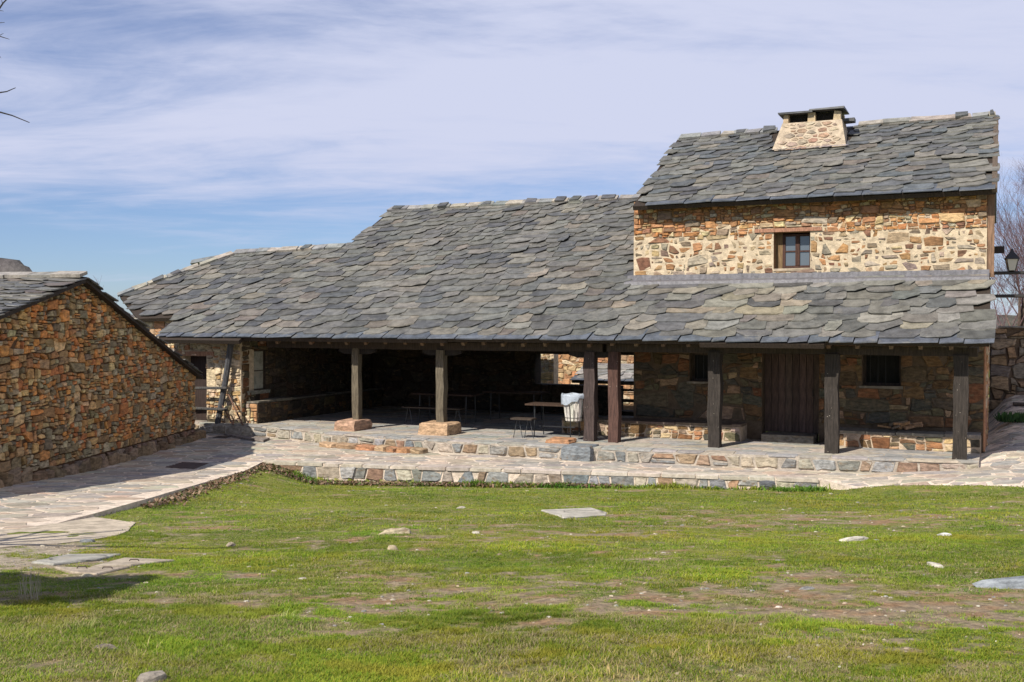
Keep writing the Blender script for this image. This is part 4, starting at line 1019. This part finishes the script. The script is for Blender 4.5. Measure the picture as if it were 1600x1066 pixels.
for k in range(n):
    a = 2 * math.pi * k / n; d_ = .12 + .09 * math.sin(a * 2 + 1) + .05 * math.sin(a * 5); wv = .012 * math.sin(a * 9)
    lf = 1 if math.cos(a - 3.6) > .2 else 0
    vs += [bk(a, .20, .80), bk(a, .222, .985 + .01 * math.sin(7 * a)), bk(a, .25 + wv * .5, 1.0 + .012 * math.sin(5 * a)), bk(a, .262 + wv, .96), bk(a, .258 + wv, .96 - max(.02, d_ * .5) - lf * .09)]
b.add(vs, [(k * 5 + j, ((k + 1) % n) * 5 + j, ((k + 1) % n) * 5 + j + 1, k * 5 + j + 1) for k in range(n) for j in range(4)], (.36, .40, .45)); b.build('bag', 'cloth', lt, smooth_=True)
b = MB(); b.tube([loc(-7.38, -.06, .85), loc(-7.32, -.04, .85)], .03, (.05, .05, .05), 4); b.build('bracket', 'metal', lt)
# firewood
fcent = (-1.1, 1.5)
for k in range(11):
    an = R.uniform(-1.2, 1.2); ln_ = R.uniform(.25, .42); u_, v_ = fcent[0] + R.uniform(-.38, .38), 1.50 + R.uniform(-.06, .08); z_ = .37 + R.uniform(.03, .16) * (1 - abs(u_ - fcent[0]) * 1.5); r_ = R.uniform(.022, .05)
    cc = R.choice([(.34, .20, .11), (.20, .15, .10), (.45, .25, .12), (.26, .22, .17)])
    dx_, dv_ = math.cos(an) * ln_ / 2, math.sin(an) * ln_ / 2 * .5; dz_ = R.uniform(-.02, .06)
    b = MB(); b.tube([loc(u_ - dx_, v_ - dv_, max(.37 + r_ * .8, z_ - dz_)), loc(u_ + dx_, v_ + dv_, max(.37 + r_ * .8, z_ + dz_))], [r_, r_ * .85], cc, R.choice([4, 5, 7]), rough=.1)
    b.build('firewood_log', 'plank', label='split firewood stick in the small heap on the right stone bench', category='log', group='firewood on the right bench')

# ================================================================== SMALL THINGS ON THE PATH AND LAWN
def zl(x, y): return float(lawn_z(np.array(x), np.array(y)))
def zp(x, y): return float(path_z(np.array(x), np.array(y)))
def grate(pts, name, label, cat, col, slots=6, ridge=True):
    q = pts; t = thing(name, (sum(p[0] for p in q) / 4, sum(p[1] for p in q) / 4, zp(*q[0])), label, cat)
    z = max(zp(*p) for p in q) + .012
    b = MB(); b.prism(q if area(q) > 0 else q[::-1], z - .03, z, col); b.build('plate', 'metal', t)
    for k in range(slots):
        t0 = (k + .25) / slots; t1 = (k + .6) / slots
        lerp = lambda a, b_, s_: (a[0] + (b_[0] - a[0]) * s_, a[1] + (b_[1] - a[1]) * s_)
        a0, a1 = lerp(q[0], q[3], t0), lerp(q[1], q[2], t0); c1, c0 = lerp(q[1], q[2], t1), lerp(q[0], q[3], t1)
        b = MB(); pp = [a0, a1, c1, c0]; b.prism(pp if area(pp) > 0 else pp[::-1], z, z + .008, tuple(x * 1.6 for x in col)); b.build('bar', 'metal', t)
grate([(-6.62, 20.35), (-6.02, 20.2), (-5.96, 20.95), (-6.5, 21.1)], 'drain_grate', 'dark metal drain grate set in the sunlit edge of the left path', 'grate', (.06, .04, .035))
grate([(-7.15, 25.45), (-6.8, 25.35), (-6.76, 25.75), (-7.1, 25.85)], 'drain_grate', 'small dark drain grate in the shaded path near the barn corner', 'grate', (.05, .04, .035), 4)
q = [Wd(-15.45, -1.12), Wd(-14.75, -1.35), Wd(-14.95, -.85), Wd(-16.5, -.62)]
mp_ = MB(); z = zp(*q[0]) + .05; mp_.prism(q if area(q) > 0 else q[::-1], z - .03, z + .01, (.20, .17, .15)); mp_.build('cover_plate', 'stone', label='thin flat stone plate lying on the path at the kerb near the leaning pole', category='slab')
def slab(name, px, label, cat, m, col, th=.05, up=.03, rot=0, tilt=0, group=None):
    c = cen(px); z = max(zl(*p) for p in px) + up; b = MB(); P_ = [(x + R.uniform(-.01, .01), y + R.uniform(-.01, .01)) for x, y in px]
    if area(P_) < 0: P_ = P_[::-1]
    n = len(P_)
    zs = [zl(x, y) + up for x, y in P_]
    vs = [(x, y, z0_ - th - .05) for (x, y), z0_ in zip(P_, zs)] + [(x, y, z0_) for (x, y), z0_ in zip(P_, zs)] + [(x + (c[0] - x) * .03, y + (c[1] - y) * .03, z0_ + .008) for (x, y), z0_ in zip(P_, zs)]
    b.add(vs, [(k * n + i, k * n + (i + 1) % n, (k + 1) * n + (i + 1) % n, (k + 1) * n + i) for k in (0, 1) for i in range(n)] + [tuple(range(2 * n, 3 * n))], col)
    return b, z
def px2lawn(x, y):
    xx = (x - 800) / 1670; r2 = (498 - y) / 1670; Y = 1.15 / (-r2 - .1); return (xx * Y, Y)
def lawnpoly(pts): return [px2lawn(*p) for p in pts]
# concrete covers
P1 = lawnpoly([(846, 799), (924, 795), (949, 802), (947, 806), (880, 813)])
b, z = slab('c', P1, '', '', '', (.40, .37, .31), up=.009)
cv = b.build('manhole_cover', 'concrete', label='square concrete cover with a dark ring lying alone mid lawn', category='manhole cover')
def ringpart(par, c, r0, r1, z, col, dash=0, frac=1.):
    b = MB(); n = 28; vs = []; fs = []
    for k in range(n):
        if dash and (k % dash == 0): continue
        a0, a1 = 2 * math.pi * k / n, 2 * math.pi * (k + .95) / n; o = len(vs)
        for (a, r) in ((a0, r0), (a0, r1), (a1, r1), (a1, r0)):
            X, Y = c[0] + r * math.cos(a), c[1] + r * math.sin(a); vs.append((X, Y, zl(X, Y) + z))
        fs.append((o, o + 1, o + 2, o + 3))
    b.add(vs, fs, col); b.build('ring_groove', 'metal', par)
ringpart(cv, (cen(P1)[0] + .03, cen(P1)[1] + .02), .25, .27, .024, (.05, .045, .04), 3)
P2 = lawnpoly([(48, 884), (105, 869), (188, 869), (150, 880), (80, 889)]); b, z = slab('c', P2, '', '', '', (.35, .335, .29), up=.009)
c2 = b.build('concrete_slab', 'concrete', label='pale worn concrete cover with a round lid mark beside the brownish slabs on the left', category='slab'); ringpart(c2, (cen(P2)[0] + .02, cen(P2)[1]), .22, .235, .024, (.15, .14, .12))
P3 = lawnpoly([(138, 893), (192, 876), (272, 880), (200, 890)]); b, z = slab('c', P3, '', '', '', (.37, .31, .235), up=.009)
c3 = b.build('concrete_slab', 'concrete', label='brownish concrete slab with an iron lifting loop, pointing right into the grass', category='slab')
P4 = lawnpoly([(82, 893), (136, 894), (198, 892), (150, 903), (110, 900)]); b, z = slab('c', P4, '', '', '', (.34, .28, .215), up=.009)
c4 = b.build('concrete_slab', 'concrete', label='lower brown concrete slab nearest the dark shadow at left', category='slab')
for par, pxy in ((c3, (207, 883)), (c4, (165, 897)), (c4, (125, 896))):
    X, Y = px2lawn(*pxy); b = MB(); z_ = zl(X, Y) + .02; b.tube([(X - .04, Y, z_), (X - .03, Y, z_ + .012), (X + .03, Y, z_ + .012), (X + .04, Y, z_)], .005, (.06, .04, .03), 5); b.build('lifting_loop', 'metal', par)
# concrete apron at path edge
P5 = [(-5.5, 9.9), (-5.15, 9.82), (-4.9, 9.85), (-4.62, 10.15), (-4.4, 10.3), (-4.2, 10.75), (-4.12, 11.1), (-4.18, 11.6), (-4.33, 12.1), (-4.42, 12.5), (-4.7, 12.85), (-4.95, 13.1), (-5.24, 13.35), (-5.40, 12.4), (-5.45, 11.6)]
vsz = [(x, y, zl(x, y) + .010) for x, y in P5]; b = MB(); n = len(P5)
b.add([(x, y, z_ - .12) for x, y, z_ in vsz] + vsz, [(i, (i + 1) % n, n + (i + 1) % n, n + i) for i in range(n)] + [tuple(range(n, 2 * n))], (.44, .37, .28)); b.build('concrete_apron', 'concrete', kind='structure', label='pale concrete apron beside the left path')
# rocks
def rock(c, rx, ry, h, col, label, name='rock', group=None, m='stone', ang=None, facets=7, embed=.6):
    b = MB(); a0 = ang if ang is not None else R.uniform(0, 3); vs = []; z_ = zl(*c)
    for (k, zz_) in ((1.0, -embed * h), (1.02, .25 * h), (.8, .8 * h), (.35, h)):
        for i in range(facets):
            a = 2 * math.pi * i / facets; r_ = 1 + R.uniform(-.26, .22)
            x, y = rx * k * r_ * math.cos(a), ry * k * r_ * math.sin(a)
            vs.append((c[0] + x * math.cos(a0) - y * math.sin(a0), c[1] + x * math.sin(a0) + y * math.cos(a0), z_ + zz_ + (R.uniform(-.1, .1) * h if k < 1.02 else 0)))
    fs = [(r * facets + i, r * facets + (i + 1) % facets, (r + 1) * facets + (i + 1) % facets, (r + 1) * facets + i) for r in range(3) for i in range(facets)] + [tuple(range(3 * facets, 4 * facets))]
    b.add(vs, fs, tuple(x * .85 for x in col)); return b.build(name, m, label=label, category='rock', group=group)
rock(px2lawn(619, 837), .19, .07, .065, (.50, .42, .28), 'cream angular rock lying left of centre in the lawn', ang=.3)
rock(px2lawn(1336, 846), .19, .07, .035, (.60, .55, .45), 'flat whitish stone sliver in the grass on the right', ang=.5)
rock(px2lawn(1605, 919), .34, .16, .055, (.26, .28, .29), 'large flat blue grey stone cut by the right edge of the lawn', ang=.2)
rock(px2lawn(232, 1062), .075, .07, .045, (.30, .26, .21), 'angular brown stone at the very bottom of the lawn, left part', ang=.1)
rock(px2lawn(160, 1016), .07, .035, .025, (.28, .23, .18), 'flat brown wood like stone in the near grass at left', ang=-.1)
rock(px2lawn(612, 835 + 26), .06, .04, .04, (.42, .34, .22), 'small tan stone below the cream rock left of centre')
rock(px2lawn(133, 848), .08, .04, .03, (.24, .25, .25), 'small grey stone on the pale concrete apron at left')
rock(px2lawn(1463, 887), .09, .04, .03, (.50, .46, .38), 'small pale stone in the grass above the big flat grey stone')
rock(px2lawn(1480, 837), .07, .04, .03, (.62, .6, .56), 'tiny white stone in the grass at the right')
rock(px2lawn(359, 853), .06, .04, .035, (.44, .36, .26), 'small tan stone in the grass left of the cream rock')
rock(px2lawn(720, 795), .07, .04, .03, (.50, .45, .36), 'pale pebble in the upper lawn left of the manhole cover')

# scattered gravel and flakes (stuff)
def scatter_stones():
    vs = []; fs = []; cs = []
    n = 5200
    Y = 4.2 + (20.5 - 4.2) * NR.rand(n) ** 1.25; X = (NR.rand(n) * 2 - 1) * (.5 * Y + .3)
    keep = ~in_path(X, Y) & (X > -5.6); t = turf(X, Y); keep &= (NR.rand(n) < (1.05 - t) * .7 + .04)
    X, Y = X[keep], Y[keep]; Z = lawn_z(X, Y)
    for x, y, z in zip(X, Y, Z):
        r_ = (.005 + .013 * R.random() ** 2.2) * (.7 + y * .045) * (1 + (R.random() < .03) * 1.1); a0 = R.random() * 6; k = 5; o = len(vs); c = jc(R.choice([(.40, .33, .23), (.42, .37, .28), (.30, .24, .17), (.28, .27, .25), (.34, .27, .19), (.46, .42, .35)]), .2)
        for i in range(k): a = a0 + 6.283 * i / k; rr = r_ * R.uniform(.7, 1.5); vs.append((x + rr * math.cos(a) * 1.4, y + rr * math.sin(a), z - .005)); cs.append(c)
        for i in range(k): a = a0 + 6.283 * i / k; rr = r_ * R.uniform(.5, .9); vs.append((x + rr * math.cos(a) * 1.3, y + rr * math.sin(a), z + r_ * .3 + .003)); cs.append(c)
        for i in range(k): fs.append((o + i, o + (i + 1) % k, o + k + (i + 1) % k, o + k + i))
        fs.append(tuple(range(o + k, o + 2 * k)))
    mesh_obj('gravel', vs, fs, cs, 'stone', kind='stuff', label='loose pebbles and stone flakes strewn over the lawn')
scatter_stones()

# ------------------------------------------------------------------ grass
def blades(n_t, ymin, ymax, hgt, wid, per, spread, seed, name, label, dens=None, xr=None, pal=None, dry=.32):
    rs = np.random.RandomState(seed)
    Y = ymin + (ymax - ymin) * rs.rand(n_t); X = (rs.rand(n_t) * 2 - 1) * (.495 * Y + .25)
    if xr: X = xr[0] + (xr[1] - xr[0]) * rs.rand(n_t)
    k = ~in_path(X, Y) & (X > -5.45)
    t = turf(X, Y); pr = smooth(t, .25, .95) if dens is None else dens(X, Y, t)
    k &= rs.rand(n_t) < pr
    for P_ in (P1, P2, P3, P4, P5):
        pp = np.array(P_)
        ins = np.zeros(X.shape, bool)
        for i in range(len(P_)):
            (x0, y0), (x1, y1) = P_[i], P_[(i + 1) % len(P_)]
            if y0 == y1: continue
            ins ^= ((y0 > Y) != (y1 > Y)) & (X < (x1 - x0) * (Y - y0) / (y1 - y0) + x0)
        k &= ~ins
    # nothing grows behind the retaining wall line
    X, Y, t = X[k], Y[k], t[k]
    n = len(X) * per
    X = np.repeat(X, per) + rs.randn(n) * spread; Y = np.repeat(Y, per) + rs.randn(n) * spread; t = np.repeat(t, per)
    m = ~in_path(X, Y); X, Y, t = X[m], Y[m], t[m]; n = len(X)
    Z = lawn_z(X, Y) - .003
    patch = fbm(X * 1.3 + 9, Y * 1.7, 3)
    h = hgt * (.45 + .8 * rs.rand(n)) * (.45 + 1.1 * patch) * np.clip(.3 + .8 * t, .3, 1.3)
    an = rs.rand(n) * 6.283; le = h * (.3 + 1.5 * rs.rand(n)); w = wid * (.6 + .8 * rs.rand(n))
    dx, dy = np.cos(an), np.sin(an); qx, qy = -dy * w / 2, dx * w / 2
    v = np.zeros((n, 5, 3), np.float32)
    v[:, 0] = np.stack([X - qx, Y - qy, Z], -1); v[:, 1] = np.stack([X + qx, Y + qy, Z], -1)
    mx, my, mz = X + dx * le * .35, Y + dy * le * .35, Z + h * .62
    v[:, 2] = np.stack([mx + qx * .8, my + qy * .8, mz], -1); v[:, 3] = np.stack([mx - qx * .8, my - qy * .8, mz], -1)
    v[:, 4] = np.stack([X + dx * le, Y + dy * le, Z + h], -1)
    base = np.arange(n)[:, None] * 5
    f = np.concatenate([base + np.array([[0, 1, 2]]), base + np.array([[0, 2, 3]]), base + np.array([[3, 2, 4]])])
    pal_ = np.array(pal or [(.14, .23, .018), (.19, .27, .025), (.24, .30, .035), (.10, .20, .022), (.29, .31, .06), (.20, .25, .025)])
    c = pal_[rs.randint(0, len(pal_), n)] * np.array([1.12, 1.14, .95])
    pp = fbm(X * .8 + 50, Y * 1.1 + 20, 3)[:, None]
    yl = smooth(fbm(X * 2.6 + 8, Y * 3.4 + 3, 3), .48, .68)[:, None]; c = c * (.40 + 1.1 * pp); c = c + (np.array([.30, .29, .04]) - c) * yl * .55 ; c[:, 0] *= (.8 + .5 * fbm(X * .6, Y * .9 + 77, 2))
    dr = rs.rand(n) < dry * np.clip(1.7 - t, .4, 1.6) * (fbm(X * 1.7 + 5, Y * 2 + 60, 3) > .46)
    c[dr] = np.array([.40, .33, .17]) * (.6 + .6 * rs.rand(dr.sum())[:, None])
    mesh_obj(name, v.reshape(-1, 3), f, np.repeat(c, 5, axis=0), 'grass', kind='stuff', label=label)
blades(46000, 4.3, 7.2, .0165, .0034, 11, .016, 1, 'grass', 'short green and straw coloured turf close to the camera', dry=.65)
blades(40000, 7.2, 11.5, .0145, .0048, 8, .024, 2, 'grass', 'short patchy turf in the middle of the lawn')
blades(40000, 11.5, 21.2, .017, .0080, 5, .045, 3, 'grass', 'short turf between the middle lawn and the path')
blades(700, 4.3, 6.4, .036, .0040, 14, .035, 11, 'straw_grass', 'pale dry grass tufts standing in the nearest turf', dens=lambda X, Y, t: smooth(fbm(X * 1.5 + 70, Y * 2 + 11, 3), .48, .62) * (X < 1.2), pal=[(.44, .38, .20), (.38, .33, .17), (.30, .32, .12)], dry=.3)
blades(2600, 5.4, 9.5, .030, .0045, 26, .045, 12, 'grass_tufts', 'small dark green tufts growing in the bare earth patch', dens=lambda X, Y, t: (t < .55) * .20, pal=[(.08, .17, .018), (.11, .21, .02), (.15, .24, .03)], dry=.05)
# lush weeds and dead leaves against the retaining wall
def nearwall(X, Y, t):
    d = (FRONT_A[1] + (X - FRONT_A[0]) * (FRONT_B[1] - FRONT_A[1]) / (FRONT_B[0] - FRONT_A[0])) - Y
    return np.where((X > -4.9) & (X < 5.6), np.clip(1 - d / .55, 0, 1), 0) * (.35 + .65 * (fbm(X * 1.4, Y, 2) > .42))
blades(26000, 18.0, 21.2, .085, .022, 5, .05, 4, 'weeds', 'darker green weeds growing along the foot of the retaining wall', dens=nearwall, pal=[(.07, .15, .02), (.09, .20, .025), (.12, .22, .03)], dry=.05)
def leaves():
    n = 5200; rs = np.random.RandomState(5); T = rs.rand(n) ** 1.2; X = FRONT_A[0] + T * 7.0; yw = FRONT_A[1] + (X - FRONT_A[0]) * (FRONT_B[1] - FRONT_A[1]) / (FRONT_B[0] - FRONT_A[0])
    Y = yw - .04 - np.abs(rs.randn(n)) * .30 * (1 - .5 * T)
    n2 = 1800; Y2 = 14.5 + rs.rand(n2) * 6.6; X2 = -5.08 + np.abs(rs.randn(n2)) * .16; X = np.concatenate([X, X2]); Y = np.concatenate([Y, Y2]); n += n2
    m = ~in_path(X, Y); X, Y = X[m], Y[m]; n = len(X)
    Z = lawn_z(X, Y) + .005 + .05 * rs.rand(n); an = rs.rand(n) * 6.28; s_ = .018 + .02 * rs.rand(n); ti = rs.randn(n) * .5; tj = rs.randn(n) * .5
    v = np.zeros((n, 4, 3), np.float32)
    for i, (a, b_) in enumerate(((-1, 0), (0, -.6), (1, 0), (0, .6))):
        lx, ly = a * s_, b_ * s_; v[:, i] = np.stack([X + lx * np.cos(an) - ly * np.sin(an), Y + lx * np.sin(an) + ly * np.cos(an), Z + lx * ti + ly * tj + .012], -1)
    f = np.arange(n * 4).reshape(n, 4); pal_ = np.array([(.24, .15, .09), (.17, .10, .06), (.30, .21, .14), (.13, .09, .06), (.08, .11, .03)]); c = pal_[rs.randint(0, 5, n)]
    mesh_obj('fallen_leaves', v.reshape(-1, 3), f, np.repeat(c, 4, axis=0), 'leafy', kind='stuff', label='brown fallen leaves drifted against the path edge and retaining wall')
leaves()

# ------------------------------------------------------------------ plants and trees
def leaf_blob(name, c, rx, ry, rz, n, s0, label, cat, pal, par=None, seed=1, kind=None, core=.0):
    rs = np.random.RandomState(seed); d = rs.randn(n, 3); d /= np.linalg.norm(d, axis=1)[:, None]; rr = (core + (1 - core) * rs.rand(n) ** .5)[:, None]
    lump = 1 + .25 * np.sin(d[:, :1] * 5 + 1) * np.cos(d[:, 1:2] * 4) ; P_ = np.array(c) + d * rr * lump * np.array([rx, ry, rz])
    an = rs.rand(n) * 6.28; el = rs.randn(n) * .7; s_ = s0 * (.6 + .8 * rs.rand(n))
    ax_ = np.stack([np.cos(an) * np.cos(el), np.sin(an) * np.cos(el), np.sin(el)], -1) * s_[:, None]; bx = np.cross(ax_, rs.randn(n, 3)); bx /= np.linalg.norm(bx, axis=1)[:, None]; bx *= (s_ * .35)[:, None]
    v = np.stack([P_ - ax_, P_ + bx, P_ + ax_, P_ - bx], 1); f = np.arange(n * 4).reshape(n, 4); pal_ = np.array(pal); c_ = pal_[rs.randint(0, len(pal), n)] * (.7 + .6 * rs.rand(n)[:, None])
    return mesh_obj(name, v.reshape(-1, 3), f, np.repeat(c_, 4, axis=0), 'leafy', par)
def tree_mesh(base, h, seed, lean=(0, 0), lv=5, r0=.12, spread=.6, col=(.12, .085, .07), twig=(.15, .09, .095), first=.3):
    rs = random.Random(seed); tr_ = MB(); cr = MB()
    def grow(p, d, ln_, r_, lvl):
        pts = [p]; q = p; n = 3 if lvl < 3 else 2
        for i in range(n):
            d = (d + Vector((rs.gauss(0, .09), rs.gauss(0, .09), rs.gauss(.03, .05)))).normalized(); q = q + d * ln_ / n; pts.append(q)
        rr = [r_ * (1 - .35 * i / n) for i in range(n + 1)]
        (tr_ if lvl == 0 else cr).tube([tuple(x) for x in pts], rr, col if lvl < 2 else twig, 6 if lvl < 2 else 3, cap=False)
        if lvl >= lv: return
        k = rs.choice([3, 4]) if lvl < 2 else rs.choice([3, 4, 4])
        for i in range(k):
            t = rs.uniform(.35, 1) if lvl else rs.uniform(first, 1); j = min(n - 1, int(t * n)); f = t * n - j; o = pts[j].lerp(pts[j + 1], f)
            a = rs.uniform(0, 6.283); side = d.orthogonal().normalized(); side.rotate(Matrix.Rotation(a, 3, d)); nd = (d * (1 - spread * .6) + side * spread + Vector((0, 0, .22))).normalized()
            grow(o, nd, ln_ * rs.uniform(.5, .72), rr[j] * rs.uniform(.42, .6), lvl + 1)
        grow(q, d, ln_ * .66, rr[-1] * .85, lvl + 1)
    grow(Vector(base), Vector((lean[0], lean[1], 1)).normalized(), h * .4, r0, 0)
    return tr_, cr
def bare_tree(base, h, seed, label, cat='tree', **kw):
    t = thing('bare_tree', base, label, cat); a_, c_ = tree_mesh(base, h, seed, **kw); a_.build('trunk', 'bark', t); c_.build('crown', 'bark', t); return t
bare_tree((18.2, 38.5, -.6), 9.2, 3, 'taller leafless tree with purplish twigs rising behind the boundary wall', lv=6, r0=.13, spread=.55)
bare_tree((19.6, 41, -.6), 8.4, 8, 'second leafless tree behind the boundary wall, cut by the right edge', lv=6, r0=.12, spread=.6)
bare_tree((17.9, 44, -.6), 7.0, 21, 'smallest leafless tree, closest to the house corner behind the boundary wall', lv=5, r0=.09, spread=.6)
# tree outside the left edge whose twigs enter the frame top left
def near_tree():
    base = (-6.6, 8.6, zl(-6.6, 8.6)); t = thing('bare_tree', base, 'dark bare tree at the left edge, only its thin twig ends reach into the sky', 'tree')
    a_, c_ = tree_mesh(base, 5.5, 14, lv=1, r0=.10, spread=.5, col=(.04, .033, .03), twig=(.04, .033, .03), first=.5)
    D = 7.5
    def pt(x, y, dd=D): return ((x - 800) / 1670 * dd, dd, CZ + (498 - y) / 1670 * dd)
    rt = Vector(base) + Vector((.05, 0, 2.0))
    for pl_, r_ in (([(-330, 240), (-160, 215), (-60, 185), (0, 176), (22, 182), (49, 193)], .012), ([(-330, 240), (-140, 170), (-40, 152), (0, 147), (14, 145), (28, 139)], .010), ([(-330, 240), (-170, 110), (-60, 60), (0, 22), (10, 8), (22, -4)], .013), ([(-60, 60), (-20, 68), (0, 58), (9, 61), (19, 64)], .007), ([(-20, 76), (0, 60), (10, 55)], .005), ([(-60, 30), (-20, 40), (0, 39), (12, 38)], .006), ([(-140, 170), (-50, 100), (0, 86), (6, 93)], .006), ([(2, 20), (8, 20), (11, 21)], .003), ([(9, 9), (8, 5), (7, 2)], .003)):
        ps = [pt(*p) for p in pl_]; c_.tube(ps, [r_ * (1 - .75 * i / (len(ps) - 1)) for i in range(len(ps))], (.035, .03, .028), 5)
    c_.tube([tuple(rt), pt(-330, 240)], [.05, .02], (.04, .035, .03), 6)
    a_.build('trunk', 'bark', t); c_.build('crown', 'bark', t)
near_tree()
# shrub outside the frame at left that shades the near grass
sh = thing('shrub', (-4.6, 6.1, zl(-4.6, 6.1)), 'rounded dark evergreen shrub at the left edge of the lawn, shading the grass', 'shrub')
z_ = zl(-4.6, 6.1); leaf_blob('foliage', (-4.75, 6.1, z_ + 1.6), 1.0, .62, .36, 22000, .05, '', '', [(.03, .06, .015), (.04, .08, .02)], sh, 3)
b = MB(); b.tube([(-4.6, 6.1, z_ - .05), (-4.6, 6.1, z_ + 1.5)], .05, (.08, .06, .045), 6); b.build('trunk', 'bark', sh)
# twiggy bush behind the barn, weed clump by the right wall, roof weed
tb_ = thing('bush', (-13.4, 37, -.6), 'small twiggy bush tips showing above the roof behind the barn', 'bush'); a_, c_ = tree_mesh((-13.4, 37, -.6), 4.7, 5, lv=4, r0=.06, spread=.6); a_.build('trunk', 'bark', tb_); c_.build('crown', 'bark', tb_)
def weed(c, r_, n, label, h=.18, seed=2):
    rs = np.random.RandomState(seed); t = MB()
    for k in range(n):
        a = rs.rand() * 6.28; q = rs.rand() ** .5 * r_; x, y = c[0] + q * math.cos(a), c[1] + q * math.sin(a) * .6; hh = h * (.5 + .7 * rs.rand()); dx_, dy_ = rs.randn(2) * .06; w_ = .018
        cc = jc(R.choice([(.03, .08, .02), (.05, .11, .025)]), .2)
        t.add([(x, y, c[2]), (x + dx_ * .5 - w_, y + dy_ * .5, c[2] + hh * .6), (x + dx_, y + dy_, c[2] + hh), (x + dx_ * .5 + w_, y + dy_ * .5, c[2] + hh * .55)], [(0, 1, 2, 3)], cc)
    return t.build('weed_clump', 'leafy', label=label, category='plant')
wx, wy = Wd(.95, 4.3); weed((wx, wy, zp(wx, wy)), .35, 420, 'dark green weeds on the shaded path beside the house corner', .2)
lx, ly = Wd(1.25, 6.3); b = MB(); z_ = zp(lx, ly) + .05; b.tube([(*Wd(.95, 6.4), z_), (*Wd(1.55, 6.2), z_)], .045, (.10, .08, .065), 6, rough=.1); b.build('log', 'wood', label='dark log lying on the shaded path near the boundary wall', category='log')
# dry weed stalks by the shadow
t = MB()
for k in range(26):
    x, y = px2lawn(R.uniform(20, 62), R.uniform(935, 945)); z_ = zl(x, y); t.tube([(x, y, z_), (x + R.gauss(0, .02), y, z_ + R.uniform(.06, .2))], [.0025, .0012], (.40, .35, .25), 3)
t.build('dry_stalks', 'leafy', label='pale dry weed stalks standing at the lower left edge of the shadow', category='weeds')

# ------------------------------------------------------------------ far hill
hx = np.linspace(-1100, 250, 140); hy = np.linspace(420, 1000, 50); HX, HY = np.meshgrid(hx, hy)
ang = HX / HY * 1670 + 800
prof = 4 + 27 * (1 - smooth(HX / HY * 500 + 5 * fbm(HX * .06, HY * .02, 3), -230, -204)) * (1 - .3 * (1 - smooth(HX, -500, -240))) * np.exp(-((HY - 500) / 130) ** 2)
prof = np.where(HX > -230, np.minimum(prof, 33), prof)
HZ = -60 + (prof + 60) * smooth(HY, 420, 480) * np.exp(-np.maximum(0, HY - 520) / 400) + 2.0 * (fbm(HX * .05, HY * .05, 4) - .5) * 2
hc = np.array([.10, .088, .085]) + (np.array([.055, .055, .04]) - np.array([.10, .088, .085])) * smooth(fbm(HX * .08, HY * .08, 4), .4, .6)[..., None]
idx = np.arange(HX.size).reshape(HX.shape); fq = np.stack([idx[:-1, :-1], idx[:-1, 1:], idx[1:, 1:], idx[1:, :-1]], -1).reshape(-1, 4)
mesh_obj('hill', np.stack([HX, HY, HZ], -1).reshape(-1, 3), fq, hc.reshape(-1, 3), 'hill', smooth_=True, kind='structure', label='distant bare rocky hill')
for o in bpy.data.objects:
    if '_w' in o: del o['_w']
